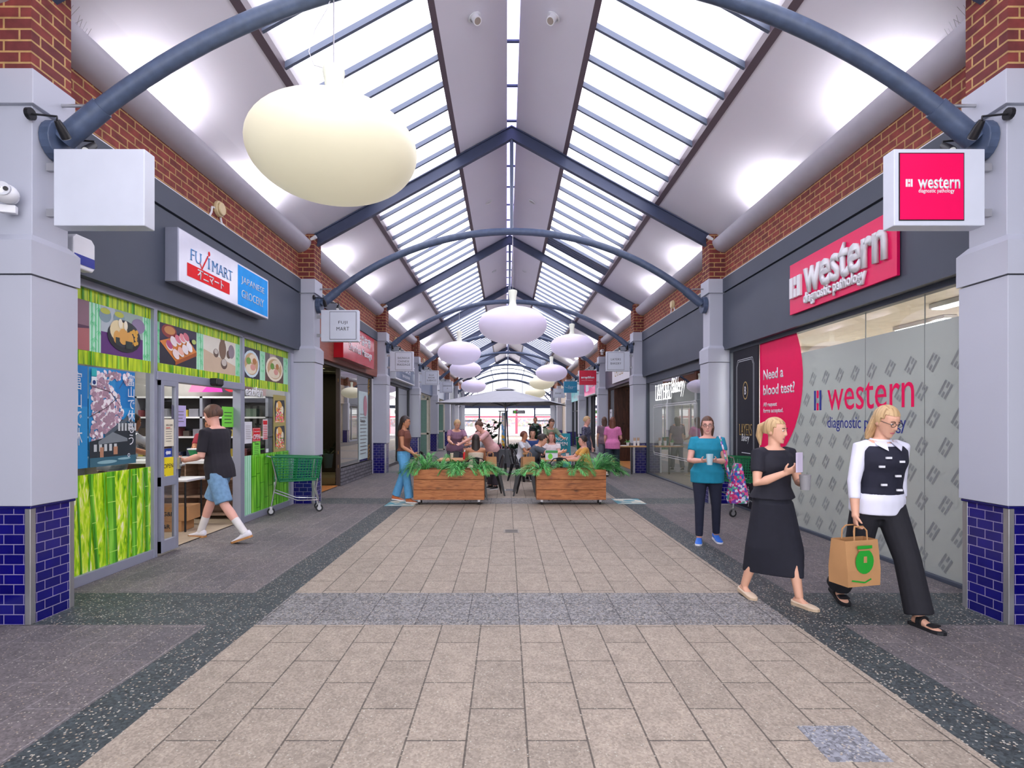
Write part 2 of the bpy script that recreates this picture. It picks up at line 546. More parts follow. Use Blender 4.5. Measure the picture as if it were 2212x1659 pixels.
# pillars
def make_pillar(sx, k, label):
    t = thing('pillar', label, 'pillar', (sx * 3.71, PY(k), 0), 0, None)
    w, d = .47, .46
    def blk(name, m, ix, iy, z0, z1, b=None, bev=.004):
        q = B()
        q.box(-sx * (-ix), sx * (w - ix), iy, d - iy, z0, z1)
        return obj(name, q, m, t, bev=bev)
    blk('tile_base', M_TILE, .022, .022, 0, .885, bev=0)
    q = B()
    for ax in (.018, w - .018 - .045):
        for ay in (.014, d - .014 - .05):
            a = (sx * ax, sx * (ax + .045))
            q.box(min(a), max(a), ay, ay + .05, 0, .885)
    obj('corner_strip', q, M_STEEL, t, bev=.004)
    blk('bullnose', mat('navy_bullnose', '#141463', .12), .008, .008, .885, .908, bev=.008)
    blk('shaft', M_CLAD, 0, 0, .908, 2.665)
    q = B()
    r0 = [(-.012, -.012, 2.675), (-.012, -.012, 2.93), (.038, .05, 2.99)]
    q.loft([[(sx * a, c, z), (sx * (w - a), c, z), (sx * (w - a), d - c, z), (sx * a, d - c, z)] for a, c, z in r0])
    obj('collar', q, M_CLAD, t)
    blk('neck', M_CLAD, .04, .055, 2.6, 3.985)
    blk('capital', M_CLAD, .005, .02, 3.985, 4.25)
    blk('brick_pier', M_BRICK2, .03, .035, 4.25, 5.1, bev=0)
    return t
for k in range(0, NB):
    for sx in (-1, 1):
        where = ('on the left, ' + LEFTOF[k] if sx < 0 else 'on the right, ' + RIGHTOF[k]) if k >= 0 else ('behind the camera on the ' + ('left' if sx < 0 else 'right'))
        make_pillar(sx, k, 'pale pillar with navy tiled base ' + where)

# light troughs along the eaves
for k in range(-1, NB - 1):
    for sx in (-1, 1):
        b = B()
        arc = []
        for i in range(9):
            a = R(-8 + 98 * i / 8)
            arc.append((4.03 - .23 * math.cos(R(90) - a) if False else 4.03 - .23 * math.sin(a + R(0)), 4.965 - .22 * math.cos(a)))
        arc = [(4.03 - .24 * math.sin(R(90) * i / 8), 4.96 - .21 * math.cos(R(90) * i / 8)) for i in range(9)]
        inn = [(x + .012 * 1, z + .012) for x, z in arc][::-1]
        b.prism([(sx * x, z) for x, z in arc + inn], PY(k) + .43, PY(k + 1) + .035)
        t = struct('trim_trough_%s' % ('left' if sx < 0 else 'right'), b, M_GUT, smooth=True)
# white flashing line between brick and fascia
for sx, nm in ((-1, 'left'), (1, 'right')):
    b = B(); b.box(*sorted((sx * 3.995, sx * 4.06)), Y0, Y1, 4.245, 4.262)
    struct('trim_flashing_' + nm, b, M_WHITE)

# roof trusses: two rafters and a king post down to the arch
for k in range(0, NB):
    yc = PY(k) + .23
    nth = ['first', 'second', 'third', 'fourth', 'fifth', 'sixth', 'seventh', 'last'][k]
    t = thing('roof_truss', f'slate blue pitched rafters meeting at the ridge, {nth} pair from the camera', 'roof truss', (0, yc, 0))
    for sx in (-1, 1):
        b = B()
        A, E_ = V((0, 0, roofz(0) - .01)), V((sx * 4.02, 0, roofz(4.02) - .0))
        n_ = V((-sx * .55, 0, -1)).normalized() * 1
        for off, hw, hh in ((.02, .05, .02), (.12, .015, .2), (.225, .05, .02)):
            p = [(0, roofz(0) - off * 1.14 - hh / 2 * 1.14), (0, roofz(0) - off * 1.14 + hh / 2 * 1.14), (sx * 4.02, roofz(4.02) - off * 1.14 + hh / 2 * 1.14), (sx * 4.02, roofz(4.02) - off * 1.14 - hh / 2 * 1.14)]
            b.prism(p, -hw, hw)
        obj('rafter', b, M_BEAM, t)
    b = B(); b.tube([(0, 0, 5.24), (0, 0, roofz(0) - .24)], .035, 10)
    obj('king_post', b, M_BAR, t, smooth=True)

# tubular arches springing from the pillars
ARCH_R = (3.66 ** 2 + 1.40 ** 2) / 2.8
def arch_pts(n, r=ARCH_R, h=5.22, half=3.66):
    a = math.asin(half / r)
    return [(r * math.sin(-a + 2 * a * i / n), 0, h - r + r * math.cos(-a + 2 * a * i / n)) for i in range(n + 1)]
def make_arch():
    t = thing('steel_arch', '', 'arch', (0, 0, 0))
    b = B(); b.tube(arch_pts(40), .068, 14)
    obj('arch_tube', b, M_BLUE, t, smooth=True)
    for sx in (-1, 1):
        b = B()
        b.prism([(.15 * math.cos(2 * PI * i / 20), 3.80 + .16 * math.sin(2 * PI * i / 20)) for i in range(20)], sx * 3.665, sx * 3.745, 'x')
        obj('flange', b, M_BLUE, t, bev=.006)
        b = B(); a = arch_pts(40); q = a[2:3] + a[0:1] if sx < 0 else a[-3:-2] + a[-1:]
        b.tube([q[0], q[1]], .082, 14)
        obj('sleeve', b, M_BLUE, t, smooth=True)
    return t
ar = make_arch()
nth = ['closest overhead', 'second', 'third', 'fourth', 'fifth', 'sixth', 'seventh', 'last']
for k in range(0, NB):
    o = ar if k == 0 else dup(ar)
    o.location = (0, PY(k) + .25, 0)
    o['label'] = f'{nth[k]} blue steel tube arch across the walkway' + (' carrying the big cream lamp' if k == 0 else ' carrying the centre lilac lamp' if k == 1 else ', counted from the camera')

# skylights, bay by bay
n_w = 0
for k in range(-1, NB - 1):
    ya, yb = PY(k) + .23, PY(k + 1) + .23
    if k == -1: ya = Y0
    for sx in (-1, 1):
        n_w += 1
        t = sempty('window_%d' % n_w)
        b = B()
        b.f([b.v((sx * x, y, roofz(x) + .10)) for x, y in ((1.0, ya), (2.8, ya), (2.8, yb), (1.0, yb))])
        obj('pane', b, M_SKYL, t)
        b = B()
        for i in range(0, 10):
            yy = PY(k) + .23 + BAY * (i + .5) / 10
            if yy < ya: continue
            b.bar((sx * 1.0, yy, roofz(1.0) + .06), (sx * 2.8, yy, roofz(2.8) + .06), .045, .07)
        obj('glazing_bar', b, M_BAR, t)
        b = B()
        b.prism([(sx * .985, roofz(.985) - .012), (sx * 1.06, roofz(1.06) - .012), (sx * 1.06, roofz(1.06) + .13), (sx * .985, roofz(.985) + .13)], ya, yb)
        b.prism([(sx * 2.74, roofz(2.74) - .012), (sx * 2.82, roofz(2.82) - .012), (sx * 2.82, roofz(2.82) + .2), (sx * 2.74, roofz(2.74) + .2)], ya, yb)
        obj('edge_trim', b, M_BROWN, t)
    n_w += 1
    t = sempty('window_%d' % n_w)
    b = B()
    b.prism([(-.1, roofz(.1) + .16), (0, roofz(0) + .24), (.1, roofz(.1) + .16), (.1, roofz(.1) + .165), (0, roofz(0) + .245), (-.1, roofz(.1) + .165)], ya, yb)
    obj('ridge_sheet', b, M_RIDGE, t)
    b = B(); y = ya + .55
    while y < yb:
        b.box(-.1, .1, y - .02, y + .02, roofz(0) - .03, roofz(0) + .0); y += 1.1
    obj('cross_bar', b, M_BEAM, t)

# fascia boxes above each shopfront
FASC = {(-1, 1): 'wood', (-1, 2): 'navy', (-1, 3): 'grey', (-1, 4): 'grey', (1, 2): 'plum', (1, 3): 'pale', (1, 4): 'pale', (1, 5): 'cream'}
FM = {'wood': wood('fascia_timber', '#8c4f40', '#9d6250', '#7a4438', sx=.6, sy=16), 'navy': mat('slate_fascia', '#5b6478', .4), 'grey': mat('blue_grey_fascia', '#5f6b84', .4),
      'plum': mat('plum_fascia', '#4e4658', .4), 'pale': mat('pale_fascia', '#a7abba', .4), 'cream': mat('cream_render', '#d3c3ae', .6), 'char': M_CHAR}
for k in range(-1, NB - 1):
    for sx in (-1, 1):
        m = FM[FASC.get((sx, k), 'char')]
        up = M_CHAR if (sx, k) != (1, 5) else m
        t = sempty('trim_fascia_%s' % ('left' if sx < 0 else 'right'))
        ya, yb = PY(k) + .405, PY(k + 1) + .055
        b = B(); b.box(*sorted((sx * 3.985, sx * 4.25)), ya, yb, 3.99, 4.245)
        obj('upper_fascia', b, up, t)
        b = B(); b.box(*sorted((sx * 4.0, sx * 4.25)), ya, yb, 2.90, 3.965)
        b.box(*sorted((sx * 4.03, sx * 4.25)), ya, yb, 3.96, 4.0)
        obj('main_fascia', b, m, t)

# shop interiors
M_SHOPW = mat('shop_wall', '#c9c6c4', .7); M_SHOPF = mat('shop_floor', '#b5a48e', .5, amt=.1); M_SHOPC = mat('shop_ceiling', '#cfccc6', .7)
M_DKWALL = mat('dark_shop_wall', '#3a2f2c', .6); M_LEDP = mat('light_panel', '#ffffff', .5, emit=3.0, amt=0)
INT = {(-1, 1): M_DKWALL, (1, 2): M_DKWALL}
for k in range(-1, NB - 1):
    for sx in (-1, 1):
        b = B(); ya, yb = PY(k) + .25, PY(k + 1) + .2
        xa, xb = sx * 4.19, sx * 8.2
        nm = 'left' if sx < 0 else 'right'
        def qd(name, m, *q):
            c = B()
            for p in q: c.f([c.v(v) for v in p])
            struct(name, c, m, recalc=False)
        mw = INT.get((sx, k), M_SHOPW)
        qd('wall_shop_back_' + nm, mw, ((xb, ya, 0), (xb, yb, 0), (xb, yb, 3.3), (xb, ya, 3.3)))
        qd('wall_shop_near_' + nm, mw, ((xa, ya, 0), (xb, ya, 0), (xb, ya, 3.3), (xa, ya, 3.3)))
        qd('wall_shop_far_' + nm, mw, ((xa, yb, 0), (xb, yb, 0), (xb, yb, 3.3), (xa, yb, 3.3)))
        qd('floor_shop_' + nm, M_SHOPF, ((xa, ya, .012), (xb, ya, .012), (xb, yb, .012), (xa, yb, .012)))
        qd('ceiling_shop_' + nm, M_SHOPC, ((xa, ya, 3.0), (xb, ya, 3.0), (xb, yb, 3.0), (xa, yb, 3.0)), ((xa, ya, 3.3), (xb, ya, 3.3), (xb, yb, 3.3), (xa, yb, 3.3)), ((xa, ya, 2.88), (xa, yb, 2.88), (xa, yb, 4.3), (xa, ya, 4.3)))
        nl = 3 if k == 0 else 2
        pw = {(-1, 0): 22, (1, 0): 75, (1, 1): 22, (-1, 1): 14, (1, 2): 14, (1, 5): 60}.get((sx, k), 30)
        if k >= 0:
            for i in range(nl):
                yy = ya + (i + .5) * (yb - ya) / nl
                l = lamp('shop_light', 'AREA', (sx * (4.9 if (sx, k) == (1, 1) else 5.7), yy, 2.95), pw, (1, .97, .93) if (sx, k) not in ((1, 5), (-1, 1)) else (1, .78, .5), 1.6, .25)

def ceiling_tube(sx, k, y, x, ln, label):
    t = thing('fluorescent_light', label, 'light', (sx * x, y, 2.96))
    b = B(); b.box(-.09, .09, -ln / 2, ln / 2, -.02, .035); obj('housing', b, M_WHITE, t)
    b = B(); b.box(-.07, .07, -ln / 2 + .02, ln / 2 - .02, -.035, -.02); obj('diffuser', b, M_LEDP, t)
ceiling_tube(1, 0, 6.15, 5.2, 1.4, 'lit ceiling strip light seen over the frosted pathology window, nearer one')
ceiling_tube(1, 0, 8.0, 5.9, 1.0, 'lit ceiling strip light seen over the frosted pathology window, farther one')
ceiling_tube(-1, 0, 6.6, 5.6, 1.2, 'ceiling strip light inside the Japanese grocery')
ceiling_tube(1, 1, 13.5, 5.4, 1.2, 'ceiling strip light inside the bakery window')

# the mall end: glazed gable and the open gate
YE = PY(NB - 1) + .3
t = sempty('window_gable', (0, YE, 0))
b = B()
for r, hw in ((4.55, .05), (5.55, .04), (6.35, .04)):
    cz = 5.15 - 4.55 + .0
    cz = .62
    a0 = math.asin(min(.99, 4.0 / r))
    pts = [(r * math.sin(-a0 + 2 * a0 * i / 24), 0, cz + r * math.cos(-a0 + 2 * a0 * i / 24)) for i in range(25)]
    pts = [p for p in pts if p[2] < roofz(p[0]) and abs(p[0]) < 3.95]
    if len(pts) > 1: b.tube(pts, hw, 6)
for a in (-62, -46, -30, -15, 0, 15, 30, 46, 62):
    d = V((math.sin(R(a)), 0, math.cos(R(a))))
    p0 = V((0, 0, .62)) + d * 4.55
    L_ = 4.55
    while (V((0, 0, .62)) + d * L_).z < roofz((d * L_).x) - .05 and abs((d * L_).x) < 3.95 and L_ < 7: L_ += .05
    if L_ > 4.6: b.tube([p0, V((0, 0, .62)) + d * L_], .035, 6)
obj('gable_bars', b, M_BAR, t)
b = B()
b.box(-4.0, 4.0, -.08, .08, 2.72, 2.98)
for x in (-3.95, -2.45, 2.35, 3.9): b.box(x - .07, x + .07, -.07, .07, 0, 2.8)
for x0, x1 in ((-3.9, -2.45), (2.35, 3.9)):
    for z in (2.15, 1.62, .1): b.box(x0, x1, -.03, .03, z - .04, z + .04)
for x in (-2.6, -1.3, 0, 1.3, 2.6): b.tube([(x, 0, 2.98), (x, 0, .62 + math.sqrt(max(.1, 4.55 ** 2 - x * x)))], .03, 6)
obj('gate_frame', b, M_BEAM, t)
b = B()
for x0, x1 in ((-3.9, -2.45), (2.35, 3.9)): b.f([b.v((x0, 0, .1)), b.v((x1, 0, .1)), b.v((x1, 0, 2.75)), b.v((x0, 0, 2.75))])
obj('pane', b, M_GLASS, t)
# far wall pieces beside and above the gate
b = B()
b.box(-12, -4.0, YE + .05, YE + .3, 0, 5.4); b.box(4.0, 12, YE + .05, YE + .3, 0, 5.4)
struct('wall_end', b, M_BRICK)

# outside beyond the gate: a forecourt and a supermarket front
b = B(); b.box(-40, 40, 60, 120, -.2, -.01); struct('floor_forecourt', b, mat('pale_concrete', '#b8b5b2', .8))
t = thing('supermarket_front', 'pale supermarket front with red trim beyond the far gate', 'building', (0, 72, 0))
b = B(); b.box(-16, 16, 0, 4, 3.2, 7.5); b.box(-16, -8, 0, 4, 0, 3.2); b.box(9, 16, 0, 4, 0, 3.2); obj('wall', b, M_WHITE, t)
b = B(); b.box(-8, 9, -.1, .1, 2.05, 2.3)
obj('red_beam', b, mat('faded_red', '#d0566a', .5), t)
for x in (-6, 1.2, 7):
    b = B(); b.box(x - .15, x + .15, -.3, 0, 0, 3.2); obj('red_post', b, MATS['faded_red'], t)
b = B(); b.box(-8, 9, .5, 3.5, 0, .9); obj('shop_counter', b, mat('display_goods', '#e6d3d8', .6), t)
M_GOODS = blotch('goods_mixed', ['#e6c2c8', '#eceff2', '#c9dcc0', '#c8d4e6', '#f0e8cc', '#f0eef2', '#f0eef2'], 5)
b = B(); b.box(-8, 9, 3.4, 3.9, .9, 2.0); obj('display_shelf', b, M_GOODS, t)
t = thing('welcome_sign', 'dark hanging welcome sign with a green fruit emblem in the far gate', 'sign', (.98, YE, 2.40))
b = B(); b.box(-.54, .54, -.04, .04, -.15, .15); obj('board', b, mat('sign_charcoal', '#4b4750', .5), t)
a = Art(); a.y = -.042; a.ink(mat('apple_green', '#5fb336', .5)); a.ell(-.34, -.01, .11, .11); a.rect(-.36, -.32, .09, .13); a.done('emblem', t)
text('lettering', 'Welcome', .14, 0, M_WHITE, t, w=.62, y=-.045, bold=.02)
for x in (-.4, .4):
    b = B(); b.tube([(x, 0, .15), (x, 0, .33)], .012, 6); obj('hanger', b, M_BLACK, t)
t = thing('shade_canopy', 'white peaked fabric canopy over the forecourt beyond the gate', 'canopy', (0, 62, 0))
b = B()
for x0, x1, x2 in ((-9, -4.5, 0), (0, 4.5, 9)):
    b.m = 0
    b.loft([[(x0, -4, 3.0), (x1, -4, 4.6), (x2, -4, 3.0), (x1, -4, 4.5)], [(x0, 4, 3.0), (x1, 4, 4.6), (x2, 4, 3.0), (x1, 4, 4.5)]])
obj('fabric', b, M_WHITE, t)
for x in (-9, 0, 9):
    for y in (-4, 4):
        b = B(); b.tube([(x, y, 0), (x, y, 3.05)], .06, 8); obj('canopy_post', b, M_BEAM, t)

t = thing('louvre_panel', 'dark slatted vent panel closing one row of the right skylight', 'vent', (0, 15.72, 0))
b = B()
for i in range(4): b.bar((1.06, -.24 + i * .16, roofz(1.06) + .05), (2.76, -.24 + i * .16, roofz(2.76) + .05), .13, .03)
obj('louvres', b, M_BEAM, t)
for sx, k, nm in ((-1, 1, 'second left pier'), (-1, 2, 'third left pier'), (1, 1, 'second right pier')):
    t = thing('eave_fitting', 'small white light fitting at the eave on the ' + nm, 'light fitting', (sx * 3.80, PY(k) + .06, 5.0))
    b = B(); b.tube([(0, 0, 0), (sx * -.10, -.03, .05)], .035, 12); obj('fitting_body', b, M_WHITE, t, smooth=True)
# ================================================================ shopfronts, signs, posters
def shop(sx, k):
    """frame of a shopfront: u runs left to right seen from the mall, 0..5.79"""
    y = PY(k) + .46 if sx < 0 else PY(k + 1)
    return sidewall(sx, y)
def upos(sx, k, u, z, off=0.0):
    """world place for a thing on the shopfront of side sx, bay k, off metres out into the mall"""
    y = PY(k) + .46 + u if sx < 0 else PY(k + 1) - u
    return (sx * (4.15 - off), y, z), (PI / 2 if sx < 0 else -PI / 2)
UW = 5.79
nsf = [0]
def shopfront(sx, k, mull, frame=M_ALU, pane=M_GLASS, head=2.86, sill=.1, rails=(), gaps=(), fw=.06):
    """aluminium-framed glazing; mull are post positions, gaps are (u0,u1) left open below the first rail"""
    loc, rz = shop(sx, k)
    nsf[0] += 1
    t = sempty('window_shopfront_%d' % nsf[0], loc, rz)
    b = B()
    for u in mull: b.box(u - fw / 2, u + fw / 2, -.05, .05, 0, head)
    b.box(0, UW, -.05, .05, head - .03, 2.95)
    us = sorted(mull)
    for a, c in zip(us, us[1:]):
        if any(g[0] <= (a + c) / 2 <= g[1] for g in gaps): continue
        b.box(a, c, -.045, .045, 0, sill)
        for r in rails: b.box(a, c, -.03, .03, r - .03, r + .03)
    obj('frame', b, frame, t, bev=.004)
    b = B()
    for a, c in zip(us, us[1:]):
        op = [g for g in gaps if g[0] <= (a + c) / 2 <= g[1]]
        z0 = op[0][2] if op else sill
        if z0 < head - .05: b.f([b.v((a, 0, z0)), b.v((c, 0, z0)), b.v((c, 0, head)), b.v((a, 0, head))])
    obj('pane', b, pane, t)
    return t

# ---------------------------------------------------------------- left 0: the Japanese grocery
DO0, DO1 = 1.70, 3.72          # doorway
sf = shopfront(-1, 0, [.03, 1.66, 3.78, 5.62], gaps=[(DO0, DO1, 2.13)])
b = B(); b.box(1.66, 3.78, -.07, .07, 2.03, 2.13); obj('transom', b, M_ALU, sf, bev=.005)
b = B(); b.box(3.66, 3.76, -.06, .06, 0, 2.03); obj('door_jamb', b, M_ALU, sf)
b = B(); b.box(5.65, 5.79, -.04, .04, 0, 2.9); obj('end_panel', b, M_CLAD, sf)

M_BAM = stripes('bamboo_print', ['#4f9a10', '#93cf10', '#c4ee1c', '#e4f85c', '#fbfdd8'], 13, 3.2, 1.5, dist=1.2)
M_BAMT = stripes('bamboo_border_print', ['#3f6a0c', '#8bb80e', '#c6e01a', '#e2ee3c'], 16, 1.1, 1.6)
M_CULM = stripes('bamboo_culm', ['#4aa81a', '#70c82c', '#9be24c'], 14, 1.0, 1.5)
M_CULMD = stripes('bamboo_culm_dark', ['#347c12', '#469a18', '#62b524'], 14, 1.0, 1.5)
M_MINT = mat('mint_print', '#bff0d2', .4, amt=.04)
M_MINTG = mat('mint_bamboo_green', '#58cf86', .4, amt=.08)
M_NODE = mat('bamboo_node', '#b9ee6a', .4)

def decal(name, label, u0, u1, z0, z1, seed, kind='forest'):
    (x, y, z), rz = upos(-1, 0, (u0 + u1) / 2, (z0 + z1) / 2, .008)
    t = thing(name, label, 'window decal', (x, y, z), rz)
    w, h = (u1 - u0) / 2, (z1 - z0) / 2
    r = random.Random(seed)
    a = Art()
    if kind == 'forest':
        a.ink(M_BAM); a.rect(-w, w, -h, h)
        for f0, ww, sl, dk in ((.02, .02, .05, 1), (.10, .018, -.09, 1), (.20, .10, .03, 0), (.34, .022, -.06, 1), (.40, .018, .05, 0), (.46, .05, -.10, 1), (.55, .022, -.04, 0), (.58, .115, -.05, 0), (.74, .03, .03, 1), (.79, .075, .0, 0), (.88, .02, .04, 0), (.93, .055, -.02, 1)):
            x0 = -w + f0 * 2 * w
            a.ink(M_CULMD if dk else M_CULM)
            q = [(x0, -h), (x0 + ww, -h), (x0 + ww + sl, h), (x0 + sl, h)]
            a.P([(max(-w, min(w, px)), pz) for px, pz in q])
            a.ink(M_CULM if dk else M_CULMD)
            q = [(x0 + ww * .62, -h), (x0 + ww, -h), (x0 + ww + sl, h), (x0 + ww * .62 + sl, h)]
            a.P([(max(-w, min(w, px)), pz) for px, pz in q])
            if ww > .04:
                a.ink(M_NODE)
                zz = -h + r.uniform(.1, .3)
                while zz < h - .05:
                    xx = x0 + sl * (zz + h) / (2 * h)
                    a.rect(max(-w, xx), min(w, xx + ww), zz, zz + .008); zz += r.uniform(.22, .3)
    elif kind == 'fence':
        a.ink(M_CULMD); a.rect(-w, w, -h, h)
        a.ink(M_MINT); a.rect(-w, -w + .3, -h, h)
        a.ink(M_MINTG)
        for i in range(4): a.rect(-w + .03 + .07 * i, -w + .045 + .07 * i, -h, h)
        x0 = -w + .32
        while x0 < w - .02:
            ww = min(r.uniform(.13, .17), w - x0)
            a.ink(M_CULM); a.rect(x0, x0 + ww - .012, -h, h)
            a.ink(M_CULMD); zz = r.uniform(-h, h * .3); a.rect(x0, x0 + ww - .012, zz, zz + .015); a.rect(x0, x0 + ww - .012, zz + .55, zz + .565)
            x0 += ww
    elif kind == 'border':
        a.ink(M_BAMT); a.rect(-w, w, -h, h)
        for i in range(int(w * 14)):
            x0 = r.uniform(-w, w - .03); a.ink(r.choice((M_CULM, M_CULMD))); a.rect(x0, x0 + r.choice((.012, .02, .03)), -h, h)
    elif kind == 'mint':
        a.ink(M_MINT); a.rect(-w, w, -h, h); a.ink(M_MINTG)
        for f in (-.55, .1, .6): a.rect(w * f - .006, w * f + .008, -h, h)
        for i in range(8):
            cx, cz = r.uniform(-w * .7, w * .6), r.uniform(-h * .9, h * .9)
            for an in (-2.4, -1.9, -1.4, -.9):
                d = (math.cos(an), math.sin(an))
                a.P([(cx, cz), (max(-w, min(w, cx + d[0] * .03 + .008)), cz + d[1] * .03), (max(-w, min(w, cx + d[0] * .07)), cz + d[1] * .07)])
    a.done('print', t)
    return t
decal('bamboo_decal', 'bright bamboo forest print on the lower window left of the door', .05, 1.63, .1, 1.04, 1)
decal('bamboo_decal', 'green bamboo fence print on the lower window right of the door', 3.81, 5.59, .1, 1.02, 2, 'fence')
for i, (u0, u1, nm) in enumerate(((.05, 1.63, 'left of the door'), (1.70, 3.74, 'over the door'), (3.82, 5.59, 'right of the door'))):
    decal('bamboo_border', 'bamboo strip along the top of the glass ' + nm, u0, u1, 2.715, 2.83, 10 + i, 'border')
    decal('bamboo_border', 'bamboo strip under the food photos ' + nm, u0, u1, 2.10 if i != 1 else 2.135, 2.235, 20 + i, 'border')
for i, (u0, u1, nm) in enumerate(((.70, .855, 'left of the rice bowl photo'), (1.49, 1.63, 'right of the rice bowl photo'), (1.70, 1.79, 'left of the sushi photo'), (2.56, 2.73, 'between sushi and sake photos'),
                              (3.60, 3.74, 'right of the sake photo'), (4.42, 4.62, 'between the two noodle bowl photos'), (5.38, 5.59, 'right of the last noodle bowl photo'))):
    decal('bamboo_strip', 'pale mint bamboo strip ' + nm, u0, u1, 2.236, 2.714, 30 + i, 'mint')

I = lambda n, c, **k: mat('print_' + n, c, .4, amt=.03, **k)
def photo(label, u0, u1, bgc, draw):
    (x, y, z), rz = upos(-1, 0, (u0 + u1) / 2, 2.475, .009)
    t = thing('food_photo', label, 'photo', (x, y, z), rz, 'food photos above the grocery door')
    w, h = (u1 - u0) / 2, .239
    a = Art(); a.ink(I(*bgc)); a.rect(-w, w, -h, h)
    draw(a, w, h)
    a.done('print', t)
def d_left(a, w, h):
    a.ink(I('plum', '#5a3a50')); a.rect(-w, w, -h, 0)
    a.ink(I('tea_green', '#7e8a3c')); a.ell(-.1, .15, .09, .08)
    a.ink(I('wood_pink', '#b06a6a')); a.P([(-w, -h), (w, -h), (w, -.02), (-w, -.1)])
def d_rice(a, w, h):
    a.ink(I('violet', '#5b2a72')); a.rect(-w, w, -h, -.02)
    a.ink(I('pale_cloth', '#b6c2c8')); a.P([(-w, -.02), (0, -.02), (-w * .4, h), (-w, h)])
    for cx in (-.26, -.06):
        a.ink(I('cup_grey', '#7f98a0')); a.ell(cx, .15, .085, .075)
        a.ink(I('tea', '#b8c04a')); a.ell(cx, .19, .07, .03)
    a.ink(I('pot', '#8a7c9a')); a.ell(.24, .12, .11, .08)
    a.ink(I('bowl_black', '#17181f')); a.ell(.02, -.03, .255, .165)
    a.ink(I('bowl_rim', '#2e3038')); a.ell(.02, .0, .235, .145)
    a.ink(I('rice', '#e8d7a6')); a.ell(-.08, .02, .12, .11); a.ell(-.02, .05, .08, .07)
    a.ink(I('cracker', '#d9a24e')); a.ell(.0, -.03, .075, .085); a.ell(.09, -.05, .07, .08); a.ell(-.1, -.05, .05, .07)
    a.ink(I('bean', '#dba63c'))
    for i in range(12): a.ell(.16 + .05 * math.sin(i * 2.4), -.02 + .07 * math.cos(i * 1.7), .024, .022)
    a.ink(I('nori', '#25322c')); a.rect(.03, .14, -.15, -.07); a.rect(-.12, -.06, -.12, -.05); a.ell(.08, .08, .06, .04)
    a.ink(I('roll', '#efe6cc')); a.ell(-.05, .1, .03, .05); a.ell(.03, .09, .03, .05)
def d_sushi(a, w, h):
    a.ink(I('night', '#2b2440')); a.rect(-w, w, 0, h)
    a.ink(I('soup_red', '#8c3428')); a.ell(-.2, .16, .15, .08); a.ink(I('soup', '#c98a4c')); a.ell(-.19, .17, .11, .05)
    a.ink(I('board_orange', '#d98436')); a.P([(-w, .02), (.12, .17), (w, -.02), (-.08, -.19)])
    a.ink(I('board_edge', '#a6561e')); a.P([(-.08, -.19), (w, -.02), (w, -.07), (-.08, -.235)])
    for i, (cx, cz, c) in enumerate(((-.2, .0, '#b24a78'), (-.12, .06, '#efe2e4'), (-.03, .09, '#d9788a'), (.06, .12, '#e58f96'), (.14, .14, '#d2707e'), (-.08, -.09, '#f0dcd8'), (.02, -.05, '#efb9a4'), (.11, -.01, '#efe6e6'), (.2, .03, '#f4f0f2'))):
        a.ink(I('rice_white', '#efe9e6')); a.ell(cx, cz - .02, .075, .04, rot=-.5)
        a.ink(I('fish%d' % i, c)); a.ell(cx, cz, .07, .042, rot=-.5)
    a.ink(I('wasabi', '#b5c46a')); a.ell(.3, .1, .05, .03)
def d_sake(a, w, h):
    a.ink(I('warm', '#cdb79a')); a.P([(-w, -h), (w, -h), (w, -.1), (-w, .05)])
    a.ink(I('flask', '#7a6048')); a.ell(.06, .1, .1, .14); a.rect(.0, .12, .1, .239)
    a.ink(I('cup_brown', '#5f4a3a')); a.ell(-.12, .03, .07, .06); a.ell(.1, -.1, .09, .075); a.ell(.23, .05, .06, .06)
    a.ink(I('cup_in', '#c9c2b6')); a.ell(-.12, .05, .05, .035); a.ell(.1, -.08, .07, .05)
    a.ink(I('pan', '#8c7f86')); a.ell(.31, .1, .09, .1)
def d_ramen(a, w, h, rim='#cfe3ea'):
    a.ink(I('bowl_rim%s' % rim[1:], rim)); a.ell(0, -.01, w * .93, .215)
    a.ink(I('broth', '#c9a878')); a.ell(0, -.01, w * .78, .175)
    a.ink(I('noodle', '#e8dcc0')); a.ell(-.02, -.09, w * .6, .08); a.ell(.06, .08, w * .45, .07)
    a.ink(I('onion', '#6da03a')); a.ell(-.1, .03, .08, .055)
    a.ink(I('ham', '#d99a8c')); a.ell(.05, -.06, .09, .05)
    a.ink(I('pork', '#b5793c')); a.ell(.1, .04, .07, .05)
def d_udon(a, w, h):
    a.ink(I('brown_mat', '#5b4236')); a.rect(-w, w, -h, -.05)
    a.ink(I('glass_cup', '#b9a8a4')); a.rect(-.2, .05, .12, .235)
    d_ramen(a, w, h, '#efe4cc')
photo('food photo at the left window edge with a green tea pot', .05, .70, ('dusk', '#8b6a76'), d_left)
photo('food photo of a black bowl of rice and crackers with two cups', .855, 1.49, ('mauve', '#9bb0a6'), d_rice)
photo('food photo of sushi on an orange board', 1.79, 2.56, ('ink', '#1e1c2c'), d_sushi)
photo('food photo of a brown sake flask and cups', 2.73, 3.60, ('cream', '#e2dfd0'), d_sake)
photo('food photo of noodles in a blue striped bowl', 3.82, 4.42, ('deep', '#2a2a3c'), d_ramen)
photo('food photo of noodles in a white bowl on brown', 4.62, 5.38, ('grey', '#6d6764'), d_udon)

